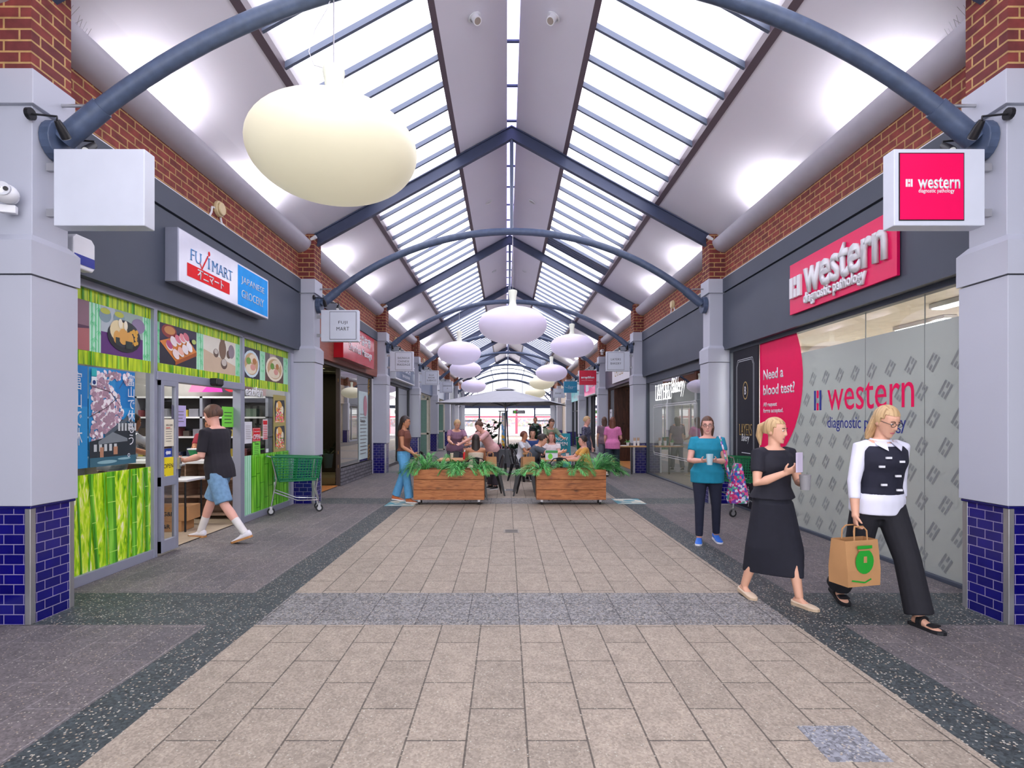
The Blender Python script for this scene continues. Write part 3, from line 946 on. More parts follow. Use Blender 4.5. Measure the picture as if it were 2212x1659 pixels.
# blossom poster (two copies of the same print)
M_BLOS = blotch('blossom_print', ['#f0dfe6', '#dcb9c8', '#b58fa0', '#f7eef2', '#e6ccd6', '#8a6a78'], 38)
def blossom(u0, u1, label):
    (x, y, z), rz = upos(-1, 0, (u0 + u1) / 2, 1.595, .009)
    t = thing('blossom_poster', label, 'poster', (x, y, z), rz)
    w, h = (u1 - u0) / 2, .49
    a = Art(.00001); sky = I('poster_sky', '#2f93cf')
    a.ink(sky); a.rect(-w, w, -h, h)
    a.ink(I('sky_deep', '#1f7fc4')); a.rect(w * .1, w, .1, h)
    if w > .3:
        pr = random.Random(4)
        petals = [I('petal%d' % i, c) for i, c in enumerate(('#f2e4ea', '#e2c6d2', '#c9a5b6', '#f9f2f5', '#a98a9a'))]
        spots = []
        for cx, cz, rx, rz_, n in ((-.2, .33, .15, .15, 60), (-.1, .15, .19, .18, 80), (-.2, -.02, .15, .18, 60), (-.25, -.16, .1, .1, 26), (.0, .04, .14, .12, 40), (.0, .44, .14, .05, 22), (.2, .41, .06, .06, 14), (-.05, -.08, .12, .09, 26)):
            for _ in range(int(n * 1.6)):
                q, d_ = pr.uniform(0, 2 * PI), math.sqrt(pr.random())
                spots.append((cx + rx * d_ * math.cos(q), cz + rz_ * d_ * math.sin(q)))
        pr.shuffle(spots)
        for m_i, m_ in enumerate(petals):
            a.ink(m_)
            for px, pz in spots[m_i::5]:
                if abs(px) < w - .035 and abs(pz) < h - .03: a.ell(px, pz, pr.uniform(.016, .034), pr.uniform(.014, .028), 7, pr.uniform(0, 3))
        a.ink(I('branch', '#59424c'))
        a.line([(-w, .0), (-.1, .1), (.05, .2)], .008); a.line([(-.3, .3), (-.05, .26), (.1, .12)], .006); a.line([(.08, .3), (.16, .4)], .005)
        a.ink(I('house_dark', '#2a333b')); a.P([(-w, -.24), (-.1, -.2), (.12, -.02), (w, -.1), (w, -h), (-w, -h)])
        a.ink(I('roof_line', '#54606b')); a.P([(-.14, -.18), (.0, -.1), (.18, .0), (.2, .03), (.22, .0), (w, -.06), (w, -.09), (.2, -.04), (.02, -.14), (-.1, -.21)])
        a.ink(I('lattice', '#c9cfcf'))
        for i in range(6): a.rect(.06 + i * .05, .09 + i * .05, -.14, -.06)
        for i in range(5): a.rect(-.28 + i * .07, -.24 + i * .07, -.34, -.27)
        a.ink(I('roof2', '#7d868c')); a.P([(-.22, -.24), (-.02, -.15), (.2, -.22), (.2, -.25), (-.22, -.27)])
        a.ink(I('lamp_glow', '#b9876a')); a.rect(-.2, -.15, -.4, -.3); a.rect(-.01, .05, -.38, -.3)
        a.ink(I('garden', '#3a6a7c')); a.rect(-w, w, -h, -.4)
        a.ink(I('garden_light', '#8fb7bf')); a.ell(-.1, -.45, .14, .018); a.ell(.15, -.43, .1, .012)
        a.ink(I('tag_teal', '#2fb5b8')); a.rect(-w + .02, -w + .09, .4, .475)
        a.ink(I('tag_white', '#e8f2f4')); a.rect(-w + .02, -w + .09, .31, .395); a.ink(I('tag_navy', '#1d3c78')); a.ell(-w + .055, .34, .022, .022)
    else:
        a.ink(M_BLOS); a.ell(-w * .3, -.4, .03, .06)
    a.done('print', t)
    text('lettering', '富\n山\nで\n休\nも\nう\n。' if w > .3 else '富\n山\nで\n休', w - .085 if w > .3 else 0, .02 if w > .3 else .08, M_WHITE, t, h=.88 if w > .3 else .7, w=.115, y=a.y - .002, depth=.001, lead=.95, just='LEFT')
blossom(.83 - .14, 1.36, 'tall blue poster with pink blossom, wooden house and white Japanese lettering')
blossom(.42, .68, 'narrow part of a second blue poster half hidden by the pillar')

# the sliding door leaf
t = sempty('door_1', *upos(-1, 0, 1.72, 0, .05))
b = B()
for u in (0, .28): b.box(u, u + .055, -.025, .025, .03, 2.03)
for z0, z1 in ((.03, .17), (.80, .91), (1.97, 2.03)): b.box(0, .33, -.024, .024, z0, z1)
obj('door_frame', b, M_ALU, t, bev=.003)
b = B(); b.f([b.v(p) for p in ((.05, 0, .1), (.29, 0, .1), (.29, 0, 2.0), (.05, 0, 2.0))]); obj('pane', b, M_GLASS, t)
b = B(); b.box(.295, .325, -.06, -.02, .98, 1.12); b.tube([(.31, -.06, 1.03), (.31, -.11, 1.03), (.22, -.12, 1.03)], .012, 8); obj('handle', b, M_STEEL, t, smooth=True)

def sheet(name, label, sx, k, u, z, w, h, bgm, parts, off=.010, cat='sign', rz_=0):
    (x, y, zz), rz = upos(sx, k, u, z, off)
    t = thing(name, label, cat, (x, y, zz), rz)
    a = Art(); a.ink(bgm); a.rect(-w / 2, w / 2, -h / 2, h / 2)
    tx = []
    for p in parts:
        if p[0] == 'r': a.ink(p[1]); a.rect(*p[2:])
        elif p[0] == 'e': a.ink(p[1]); a.ell(*p[2:])
        elif p[0] == 'p': a.ink(p[1]); a.P(p[2])
        else: tx.append(p)
    a.done('print', t)
    for p in tx: text('lettering', p[1], p[2], p[3], p[4], t, y=a.y - .001, depth=.001, **(p[5] if len(p) > 5 else {}))
    return t
M_LIME = mat('lime_paper', '#7fe04a', .7, amt=.03); M_YEL = mat('yellow_card', '#f2dc1e', .5, amt=.03); M_GREY = mat('print_grey', '#7b7c86', .6, amt=0)
lines = lambda w, n, z0, dz, m=M_GREY, hh=.006: [('r', m, -w / 2, w / 2 * (1 - .25 * (i % 3 == 2)), z0 - i * dz, z0 - i * dz + hh) for i in range(n)]
sheet('door_notice', 'cream notice taped to the sliding glass door', -1, 0, 1.885, 1.42, .19, .32, mat('cream_paper', '#e6dfc8', .7), lines(.12, 6, .04, .028) + [('t', 'WELCOME', 0, .09, M_INK, {'w': .13}), ('r', M_RED, -.06, .02, .055, .063)], off=.06)
sheet('arrow_sticker', 'small blue sticker with a white arrow on the sliding door', -1, 0, 1.87, 1.185, .15, .10, mat('sticker_blue', '#1d3f9c', .4), [('p', M_WHITE, [(-.05, 0), (-.02, .03), (-.02, .018), (.05, .018), (.05, -.018), (-.02, -.018), (-.02, -.03)])], off=.06)
sheet('open_card', 'yellow card reading OPEN on the sliding door', -1, 0, 1.875, 1.01, .20, .24, M_YEL, [('t', 'OPEN', .0, .02, M_INK, {'w': .18}), ('r', M_INK, -.07, -.06, -.1, -.08)], off=.06)
sheet('open_sign', 'red hanging sign reading come in we are open on the right window', -1, 0, 4.30, 1.34, .28, .22, M_RED, [('r', M_WHITE, -.13, .13, -.1, .1), ('r', M_RED, -.125, .125, -.095, .095), ('t', 'OPEN', 0, -.035, M_WHITE, {'w': .22, 'h': .085, 'bold': .02}), ('t', "Come in we're", 0, .055, M_WHITE, {'w': .2, 'shear': .2})])
sheet('hours_sign', 'small red and white opening hours card right of the open sign', -1, 0, 4.62, 1.42, .18, .34, mat('hours_white', '#e6dcdf', .5), [('r', M_RED, -.08, .08, .08, .15)] + [('r', M_RED, -.075, .075, .05 - i * .03, .062 - i * .03) for i in range(7)] + [('r', M_RED, -.08, .08, -.16, -.145)])
sheet('paper_notice', 'plain white notice at the left of the right window', -1, 0, 4.01, 1.38, .26, .34, M_PAPER, lines(.17, 8, .1, .028))
sheet('lime_notice', 'lime green notice under the red open sign', -1, 0, 4.30, 1.11, .27, .25, M_LIME, lines(.17, 5, .03, .028, M_INK) + [('t', 'Parking', 0, .08, M_INK, {'w': .14})])
sheet('price_label', 'tiny white label low on the right window', -1, 0, 4.70, 1.065, .1, .06, M_PAPER, [])
# festival poster, plain shapes only
M_CONF = blotch('sweet_colours', ['#e8463c', '#f0b23a', '#58b56a', '#e87ab0', '#f2e6c4', '#e0662e'], 45)
(x, y, z), rz = upos(-1, 0, 5.22, 1.52, .009)
t = thing('sweets_poster', 'gold poster of heaped colourful sweets on the right window', 'poster', (x, y, z), rz)
a = Art(); a.ink(I('gold', '#a89a52')); a.rect(-.27, .27, -.5, .5)
for cz in (.2, -.26):
    a.ink(I('dark_arch', '#2d2c30')); a.P([(-.2, cz + .2), (.2, cz + .22), (.22, cz + .12), (.2, cz - .14), (-.2, cz - .16), (-.23, cz + .1)])
    a.ink(I('sweet_glow', '#e9ae4a')); a.ell(-.03, cz + .06, .14, .14)
    a.ink(M_CONF); a.P([(-.2, cz - .18), (.2, cz - .18), (.14, cz + .0), (.04, cz + .1), (-.1, cz + .08), (-.17, cz - .04)])
    a.ink(I('cream_cake', '#efe4c8')); a.ell(.11, cz + .04, .05, .07); a.ell(-.12, cz + .12, .035, .05)
a.done('print', t)
t = thing('window_lettering', 'white script lettering on the glass above the notices right of the door', 'lettering', *upos(-1, 0, 4.22, 2.03, .012)[:1])
t.rotation_euler = (0, 0, PI / 2)
text('lettering', 'eatilan', 0, 0, M_WHITE, t, w=.62, h=.16, bold=.03, depth=.002)

# main grocery sign box
(x, y, z), rz = upos(-1, 0, 2.86, 3.465, .15)
t = thing('shop_sign', 'white and blue lightbox sign with a red Japanese banner above the grocery', 'sign', (x, y, z), rz)
w, h, D = 1.20, .31, .15
b = B(); b.box(-w, w, -D, 0, -h, h); obj('box', b, M_ALU, t, bev=.005)
b = B(); b.box(-w + .012, w - .012, -D - .006, -D, -h + .012, h - .012); obj('face', b, mat('sign_face', '#dfe0f0', .12, amt=.03), t)
a = Art(); a.y = -D - .007
a.ink(mat('sign_sky_blue', '#0f9cf2', .5, spec=.2)); a.rect(.20, w - .035, -h + .035, h - .03)
a.ink(mat('sign_red', '#e60f1c', .5, spec=.2)); a.rect(-1.03, -.03, -.20, -.045)
a.done('panel_print', t)
M_SBL = mat('sign_mid_blue', '#3c8fcf', .3)
yy = -D - .010
text('lettering', 'FU', -.845, .07, M_SBL, t, w=.25, h=.135, y=yy, serif=True, bold=-.018)
text('lettering', 'I', -.555, .07, M_SBL, t, w=.055, h=.135, y=yy, serif=True, bold=-.018)
text('lettering', 'MART', -.22, .065, M_SBL, t, w=.53, h=.135, y=yy, serif=True, bold=-.018)
a = Art(); a.y = yy
a.ink(mat('sign_red', '#e60f1c', .5, spec=.2)); a.line([(-.575, .16), (-.715, -.04)], .022); a.line([(-.715, -.04), (-.765, .035)], .016); a.ell(-.55, .195, .024, .03)
a.done('long_letter', t)
text('lettering', '不二マート', -.505, -.122, M_WHITE, t, w=.62, h=.115, y=yy, bold=.02)
text('lettering', 'JAPANESE', .665, .085, M_WHITE, t, w=.74, h=.115, y=yy, serif=True, bold=-.008)
text('lettering', 'GROCERY', .665, -.10, M_WHITE, t, w=.72, h=.115, y=yy, serif=True, bold=-.008)

# sirens, alarm box, cameras, sensor
def siren(sx, y, z, label):
    (loc, rz) = sidewall(sx, y, z, 4.03)
    t = thing('alarm_siren', label, 'siren', loc, rz)
    b = B(); b.disc((0, 0), .105, -.05, 0); b.disc((0, 0), .085, -.08, -.05); obj('siren_body', b, mat('cream_plastic', '#d9c69c', .5), t, bev=.01)
    b = B()
    b.tube([(-.1, -.012, -.02), (-.16, -.012, -.03), (-.17, -.012, -.10), (-.22, -.012, -.17)], .014, 6); b.tube([(.06, -.012, -.09), (.09, -.012, -.16), (.16, -.012, -.17)], .014, 6)
    obj('conduit', b, M_WHITE, t, smooth=True)
siren(-1, 7.55, 4.44, 'round cream siren on the brick above the grocery sign')
siren(1, 13.7, 4.44, 'round cream siren on the brick above the bakery window')
siren(-1, 19.6, 4.44, 'round cream siren on the brick beyond the massage sign')
siren(-1, 26.2, 4.44, 'small cream siren on the left brick farther down the mall')
t = thing('alarm_box', 'white and blue alarm box beside the near left pillar', 'alarm box', (-3.98, 4.99, 3.05), PI / 2)
b = B(); b.prism([(-.13, -.1), (-.1, -.14), (.1, -.14), (.13, -.1), (.13, .12), (.09, .16), (-.09, .16), (-.13, .12)], -.09, 0); obj('case', b, M_WHITE, t, bev=.012)
b = B(); b.box(-.118, .118, -.094, -.02, -.10, -.015); obj('strobe', b, mat('strobe_blue', '#1c2f9a', .15), t)
def dome_cam(label, loc, rz, sc=1):
    t = thing('security_camera', label, 'camera', loc, rz)
    t.scale = (sc,) * 3
    b = B(); b.box(-.05, .05, -.05, 0, -.13, -.07); b.disc((0, -.0), .06, -.03, 0); obj('mount', b, M_WHITE, t, bev=.006)
    b = B(); b.ball((0, -.08, 0), (.085, .085, .07), 16, 10); obj('camera_body', b, M_WHITE, t, smooth=True)
    b = B(); b.disc((.012, .012), .05, -.158, -.12); obj('camera_face', b, mat('camera_grey', '#c9cbd2', .3), t)
    b = B(); b.disc((-.01, .014), .016, -.165, -.15, 12); b.disc((.036, .010), .016, -.165, -.15, 12); obj('lens', b, M_BLACK, t)
dome_cam('white security camera with two lenses on the front of the near left pillar', (-3.86, 4.21, 3.25), R(20))
dome_cam('white dome camera on the brick pier above the bakery sign', (3.85, PY(3) + .02, 4.46), 0, 1.1)
t = thing('motion_sensor', 'black door sensor on the transom over the grocery door', 'sensor', *upos(-1, 0, 2.86, 2.085, .1)[:1]); t.rotation_euler = (0, 0, PI / 2)
b = B(); b.loft([[(x * s_, y * s_ - .02, z) for x, y in ((-.09, .05), (.09, .05), (.09, -.05), (-.09, -.05))] for s_, z in ((.7, -.06), (1, -.03), (1, .05))]); obj('case', b, M_BLACK, t, bev=.01)

# ---------------------------------------------------------------- left 1: massage shop
sf = shopfront(-1, 1, [.03, .62, 2.45, 5.55], frame=mat('bronze_frame', '#4b4442', .4), pane=M_GLASSR, gaps=[(.7, 2.4, 2.86)], sill=.42)
for u0, u1, nm in ((.03, .62, 'a'), (2.45, 5.55, 'b')):
    b = B(); b.box(u0, u1, -.07, .07, 0, .42); obj('stone_riser', b, M_STONE, sf)
b = B(); b.box(5.58, 5.75, -.05, .05, 0, 2.9); obj('end_panel', b, M_WHITE, sf)
M_GOLD = mat('gold_fret', '#b5862a', .4, amt=.08)
b = B()
for u in (.45, 2.52, 5.42):
    for i in range(9):
        z = 2.75 - i * .09 if i < 5 else .5 + (i - 5) * .11
        s_ = .05 + .03 * (i % 3)
        b.box(u - s_, u + s_ * .2, -.012, -.006, z, z + .016); b.box(u - s_, u - s_ + .016, -.012, -.006, z - .06, z); b.box(u + s_ * .2 - .016, u + s_ * .2, -.012, -.006, z, z + .05)
obj('gold_fretwork', b, M_GOLD, sf)
b = B(); b.m = 0
b.box(2.45, 2.5, .0, 2.6, 0, 2.86); obj('return_pane', b, M_GLASSR, sf)
t = thing('door_mat', 'tan timber door mat in the massage shop entrance', 'mat', *upos(-1, 1, 1.55, .014)[:1]); t.rotation_euler = (0, 0, PI / 2)
b = B(); b.box(-.8, .8, -.02, 1.4, 0, .012); obj('mat', b, mat('tan_timber', '#b5763c', .5, amt=.12), t)
(x, y, z), rz = upos(-1, 1, 3.05, 3.42, .15)
t = thing('shop_sign', 'glossy red lightbox sign with white Chinese characters above the massage shop', 'sign', (x, y, z), rz)
b = B(); b.box(-1.45, 1.45, -.22, 0, -.42, .42); obj('box', b, mat('sign_red_gloss', '#b90f22', .12), t, bev=.006)
text('lettering', '順華中醫按摩', .1, .2, M_WHITE, t, w=1.9, h=.26, y=-.222, bold=.01)
text('lettering', 'Shunhua Massage', .1, -.12, M_WHITE, t, w=2.2, h=.26, y=-.222, bold=.015)
sheet('price_list', 'tall pale price list on the massage shop window', -1, 1, 4.75, 1.45, 1.0, 1.9, mat('pale_teal_paper', '#c9dcdc', .5), lines(.7, 12, .3, .1, hh=.02) + [('e', I('rose', '#c58a94'), .2, .55, .2, .3), ('t', 'Massage', -.1, .12, M_GREY, {'w': .5})], off=.008)
def potted(label, loc, h, pot, potm, n, ln, lm, seed=1, cat='plant', wide=.5, spike=False):
    t = thing('potted_plant', label, cat, loc, 0)
    b = B(); b.lathe([(pot * .7, 0), (pot, h * .999), (pot * .9, h), (pot * .85, h * .9)], 16); obj('pot', b, potm, t, smooth=True)
    r = random.Random(seed)
    b = B()
    for i in range(n):
        a = r.uniform(0, 2 * PI); el = r.uniform(.25, 1.2); l = ln * r.uniform(.6, 1.1)
        p0 = V((0, 0, h * .9)) + V((math.cos(a), math.sin(a), 0)) * pot * .3
        d = V((math.cos(a) * math.cos(el), math.sin(a) * math.cos(el), math.sin(el)))
        sd = V((-math.sin(a), math.cos(a), 0)) * l * wide * .13
        p1 = p0 + d * l * .5; p2 = p0 + d * l - V((0, 0, l * .25))
        b.f([b.v(p0), b.v(p1 - sd), b.v(p2), b.v(p1 + sd)])
    obj('leaves', b, lm, t)
    return t
potted('leafy plant in a dark pot inside the massage shop entrance', (-5.1, PY(1) + 2.2, .012), .55, .2, M_DARK, 40, .8, M_LEAF, 3)
potted('orchid in a white pot behind the massage shop window', (-4.55, PY(1) + 3.4, .4), .35, .13, M_WHITE, 14, .7, M_LEAFD, 4)

# ---------------------------------------------------------------- left 2..6
shopfront(-1, 2, [.03, 1.5, 1.62, 3.4, 5.7], frame=M_DARK, pane=M_GLASSR)
(x, y, z), rz = upos(-1, 2, 3.3, 3.35, .15)
t = thing('shop_sign', 'dark blue lightbox sign behind the massage blade sign', 'sign', (x, y, z), rz)
b = B(); b.box(-1.9, 1.9, -.2, 0, -.35, .35); obj('box', b, M_WHITE, t)
b = B(); b.box(-1.85, 1.85, -.206, -.2, -.31, .31); obj('face', b, mat('sign_navy', '#33486a', .2), t)
text('lettering', 'ELLA BACHE', 0, .08, M_WHITE, t, w=1.9, h=.2, y=-.208)
text('lettering', 'SKIN SOLUTIONS', 0, -.16, M_WHITE, t, w=1.5, h=.1, y=-.208)
M_CRF = mat('cream_frame', '#cdc9b4', .5); M_SAGE = mat('sage_blind', '#6f9484', .5)
for k, nm in ((3, 'nearer'), (4, 'farther')):
    sf = shopfront(-1, k, [.06, 1.5, 2.9, 4.3, 5.7], frame=M_CRF, pane=M_GLASS, rails=(1.0,), fw=.12)
    b = B()
    for a_, c_ in ((.12, 1.44), (1.56, 2.84), (2.96, 4.24), (4.36, 5.64)): b.box(a_, c_, .02, .04, .12, 2.8)
    obj('sage_blind', b, M_SAGE, sf)
    t = thing('folded_shutter', f'cream framed green shutter standing open on the left, {nm} one', 'shutter', *upos(-1, k, .35, 0, .02)[:1])
    b = B(); 
    for a_ in (0, .62): b.box(a_, a_ + .07, -.03, .03, .02, 2.55)
    for z in (.02, 1.0, 2.48): b.box(0, .69, -.03, .03, z, z + .08)
    obj('shutter_frame', b, M_CRF, t)
    b = B(); b.box(.07, .62, -.008, .008, .1, 2.5); obj('panel', b, M_SAGE, t)
for k in (-1, 5, 6): shopfront(-1, k, [.03, 1.9, 3.8, 5.7], frame=M_ALU)

# ---------------------------------------------------------------- right 0: pathology
RP = lambda yy: 10.47 - yy
sf = shopfront(1, 0, [.03, 5.76], frame=M_CHAR, pane=M_GLASS, sill=.04, head=2.87, fw=.04)
b = B()
for u in (RP(6.57), RP(5.64)): b.box(u - .0025, u + .0025, -.006, .004, .04, 2.86)
obj('joint', b, mat('joint_grey', '#6a6e70', .5), sf)
M_FILM = film('frosted_film', '#b6babb', .5)
(x, y, z), rz = upos(1, 0, (1.18 + 5.75) / 2, 1.30, .004)
t = thing('frosted_film', 'grey frosted film covering the pathology window up to its clear top strip', 'window film', (x, y, z), rz)
w = (5.75 - 1.18) / 2
b = B(); b.box(-w, w, -.001, 0, -1.26, 1.24); obj('film', b, M_FILM, t)
a = Art(0); a.y = -.0015; a.ink(film('film_mark', '#a8acae', .48))
def hmark(a, cx, cz, s_, rot=0.0, mats_=None):
    ca, sa = math.cos(rot), math.sin(rot)
    for i, (x0, x1, z0, z1) in enumerate(((-.42, -.2, -.5, .5), (.2, .42, -.5, .5), (-.11, .11, .12, .5), (-.11, .11, -.5, -.14))):
        if mats_: a.ink(mats_[i])
        a.P([(cx + (px * ca * .8 - pz * sa) * s_, cz + (px * sa * .8 + pz * ca) * s_) for px, pz in ((x0, z0), (x1, z0), (x1, z1), (x0, z1))])
for j in range(9):
    for i in range(16):
        cx = -w + .2 + i * .31 + (j % 2) * .155; cz = -1.12 + j * .28
        if abs(cx) < w - .1 and cz < 1.1 and not (cx < -.75 and math.hypot(cx + w + .02, cz - .9) < 1.4): hmark(a, cx, cz, .17, -.6)
a.done('mark_pattern', t)
NV = mat('logo_navy', '#25348f', .35, amt=0)
(x, y, z), rz = upos(1, 0, RP(6.62), 1.83, .008)
t = thing('window_logo', 'large crimson and navy pathology lettering on the frosted window', 'lettering', (x, y, z), rz)
a = Art(); hmark(a, -.95, .01, .27, 0, (NV, NV, M_CRIM, M_CRIM)); a.done('emblem', t)
text('lettering', 'western', .06, .03, M_CRIM, t, w=1.56, h=.32, depth=.001, bold=.0)
text('lettering', 'diagnostic pathology', .0, -.31, NV, t, w=1.44, h=.19, depth=.001)
# pink half disc
(x, y, z), rz = upos(1, 0, 1.18, 2.2, .012)
t = thing('blood_test_decal', 'crimson half disc on the window reading Need a blood test', 'window decal', (x, y, z), rz)
a = Art(); a.ink(M_CRIM)
pts = [(1.3 * math.cos(q) + .05, 1.3 * math.sin(q)) for q in [R(-90 + 4 * i) for i in range(46)]]
pts = [(max(0, px), pz) for px, pz in pts if pz < .65]
a.P([(0, -1.3)] + pts + [(0, .65)]); a.done('print', t)
text('lettering', 'Need a\nblood test?', .13, -.01, M_WHITE, t, w=1.0, h=.42, y=-.003, depth=.001, bold=.02, just='LEFT', align='L', lead=1.1)
text('lettering', 'All request\nforms accepted.', .13, -.43, M_WHITE, t, w=.66, h=.19, y=-.003, depth=.001, bold=.02, just='LEFT', align='L', lead=1.1)
# black bakery banner beside it
(x, y, z), rz = upos(1, 0, .665, 1.44, .02)
t = thing('bakery_banner', 'tall black bakery panel with gold lettering left of the crimson half disc', 'sign', (x, y, z), rz)
b = B(); b.box(-.51, .51, -.02, 0, -1.42, 1.42); obj('board', b, mat('banner_black', '#1c1c26', .6, spec=.25), t)
a = Art(); a.y = -.021; a.ink(mat('banner_line', '#c6cad0', .4, amt=0))
for d_ in (0, .03):
    a.line([(-.36 + d_, 1.1), (-.36 + d_, -1.2)], .008); a.line([(.36 - d_, 1.1), (.36 - d_, -1.2)], .008); a.line([(-.3 + d_, 1.22 - d_), (.3 - d_, 1.22 - d_)], .01)
    a.line([(-.36 + d_, 1.1), (-.3 + d_, 1.22 - d_)], .008); a.line([(.36 - d_, 1.1), (.3 - d_, 1.22 - d_)], .008)
GD = mat('banner_gold', '#b99a54', .4, amt=0)
a.ink(GD); a.ell(.02, .66, .105, .16, 24); a.ink(mat('banner_black', '#1c1c26', .6, spec=.25)); a.ell(.02, .66, .09, .14, 24)
a.ink(M_WHITE); a.line([(-.13, -.44), (.23, -.44)], .012)
a.done('ornament', t)
text('lettering', 'B', .02, .66, M_WHITE, t, w=.07, h=.14, y=-.025, serif=True)
text('lettering', 'LAYERS', .03, -.03, GD, t, w=.52, h=.20, y=-.025, bold=-.02, serif=True)
text('lettering', 'Bakery', .03, -.19, M_WHITE, t, w=.32, h=.17, y=-.026, bold=-.008, shear=.4)
text('lettering', 'Artisanal\nFrench\nBakery', .0, -1.1, M_PAPER, t, w=.5, h=.52, y=-.025, bold=-.01, serif=True)
# fascia sign
(x, y, z), rz = upos(1, 0, RP(6.86), 3.425, .16)
t = thing('shop_sign', 'pink acrylic sign board with raised white pathology letters', 'sign', (x, y, z), rz)
b = B(); b.box(-1.09, 1.09, -.035, 0, -.355, .355); obj('board', b, M_PINK, t, bev=.004)
b = B()
for x0, x1, z0, z1 in ((-1.03, -.95, -.14, .15), (-.83, -.75, -.14, .15), (-.92, -.86, .03, .15), (-.92, -.86, -.14, -.02)): b.box(x0, x1, -.075, -.035, z0, z1)
obj('emblem', b, M_WHITE, t, bev=.004)
text('lettering', 'western', .15, .06, M_WHITE, t, w=1.62, h=.42, y=-.036, depth=.04, bold=.022)
text('lettering', 'diagnostic pathology', -.03, -.225, M_WHITE, t, w=1.30, h=.19, y=-.036, depth=.03, bold=.022)

# ---------------------------------------------------------------- right 1: bakery window
sf = shopfront(1, 1, [.03, 5.76], frame=M_CHAR, pane=M_GLASSR, sill=.03, head=2.72, fw=.03)
b = B(); b.box(0, UW, .03, .05, 2.45, 2.9); obj('head_panel', b, M_CHAR, sf)
(x, y, z), rz = upos(1, 1, 2.2, 2.36, .02)
M_NEON = mat('neon_white', '#ffffff', .4, emit=1.1, amt=0)
t = thing('neon_sign', 'glowing white neon lettering in the bakery window', 'sign', (x, y, z), rz)
text('lettering', 'LAYERS', -.55, 0, M_NEON, t, w=1.42, h=.44, depth=.005, bold=-.02, serif=True)
text('script_lettering', 'Bakery', .75, .05, M_NEON, t, w=1.02, h=.5, depth=.005, bold=-.016, shear=.4)
(x, y, z), rz = upos(1, 1, 2.35, 1.4, .006)
t = thing('window_outline', 'thin white double outline drawn on the bakery glass', 'window decal', (x, y, z), rz)
a = Art(); a.ink(M_WHITE)
for d_ in (0, .05):
    q = [(-1.7 + d_, .55), (-1.6 + d_, .62 - d_), (1.9 - d_, .62 - d_), (2.0 - d_, .55), (2.0 - d_, -.7), (1.9 - d_, -.78 + d_), (-1.6 + d_, -.78 + d_), (-1.7 + d_, -.7), (-1.7 + d_, .55)]
    a.line(q, .012)
a.done('outline', t)
b = B(); b.box(0, UW, 1.5, 1.55, .02, 2.8); o = obj('backing_wall', b, mat('sage_grey_wall', '#8d9796', .6), sf)
for i, (u, z, w_, h_, c, lab) in enumerate(((3.4, 1.75, .5, .9, '#c07a34', 'tall orange poster reflection painted inside the bakery window'), (4.2, 1.3, .7, .7, '#d99a3a', 'square poster reflection of pastries painted low inside the bakery window'), (4.9, 1.9, .5, 1.1, '#8a7a4c', 'olive food poster reflection painted inside the bakery window near the pillar'))):
    (x, y, zz), rz = upos(1, 1, u, z, -1.46)
    t = thing('pastry_picture', lab, 'picture', (x, y, zz), rz)  # posters reflected in the glass, painted as flat pictures on the backing wall
    a = Art(); a.ink(I('pastry_bg%d' % i, c)); a.rect(-w_ / 2, w_ / 2, -h_ / 2, h_ / 2)
    r = random.Random(i)
    for j in range(7): a.ink(I('pastry%d' % (j % 3), ('#e8c27a', '#8c4a20', '#f2e2c0')[j % 3])); a.ell(r.uniform(-w_ * .3, w_ * .3), r.uniform(-h_ * .38, h_ * .38), .09, .06, 12, r.uniform(0, 3))
    a.done('print', t)

# ---------------------------------------------------------------- right 2..6
M_WAL = wood('walnut_panel', '#452a20', '#5a382a', '#2f1c16', sx=9, sy=.7)
sf = shopfront(1, 2, [.03, 1.3, 5.6], frame=M_WAL, pane=M_GLASS, gaps=[(1.4, 5.5, 2.86)])
b = B(); b.box(1.3, 5.7, 1.2, 1.3, .01, 2.9); b.box(1.25, 1.32, 0, 1.3, .01, 2.9); obj('walnut_lining', b, M_WAL, sf)
b = B(); b.box(5.5, 5.75, .0, 1.2, .01, 2.9); obj('brick_return', b, M_BRICK2, sf)
(x, y, zz), rz = upos(1, 2, 3.4, 1.75, -1.19)
t = thing('chalk_drawing', 'pale line drawing of baking tools on the dark bakery wall', 'drawing', (x, y, zz), rz)
a = Art(); a.ink(mat('chalk', '#b9a79a', .7, amt=0))
for cx, top in ((-.35, .35), (-.1, .5), (.2, .45)):
    a.line([(cx * .4, -.1), (cx, top)], .02)
    q = [(cx + .07 * math.cos(i * .7), top + .1 + .12 * math.sin(i * .7)) for i in range(10)]; a.line(q, .014)
a.line([(-.7, -.14), (.5, -.14), (.75, -.05)], .03)
q = [(.8 + .1 * math.cos(i * .55), -.55 + .3 * math.sin(i * .55)) for i in range(13)]; a.line(q, .016)
a.done('chalk_lines', t)
t = thing('door_mat', 'tan timber floor strip at the bakery entrance', 'mat', *upos(1, 2, 3.4, .014)[:1]); t.rotation_euler = (0, 0, -PI / 2)
b = B(); b.box(-2.0, 2.0, -.25, 1.15, 0, .012); obj('mat', b, MATS['tan_timber'], t)
(x, y, zz), rz = upos(1, 2, 3.2, 3.42, .16)
t = thing('shop_sign', 'white board with thin gold lettering above the bakery entrance', 'sign', (x, y, zz), rz)
b = B(); b.box(-1.5, 1.5, -.04, 0, -.42, .42); obj('board', b, M_WHITE, t)
text('lettering', 'LAYERS', -.25, .0, GD, t, w=1.5, h=.4, y=-.042, bold=-.02, serif=True)
text('lettering', 'Bakery', .95, .0, M_GREY, t, w=.8, h=.4, y=-.042, bold=-.01, shear=.4)
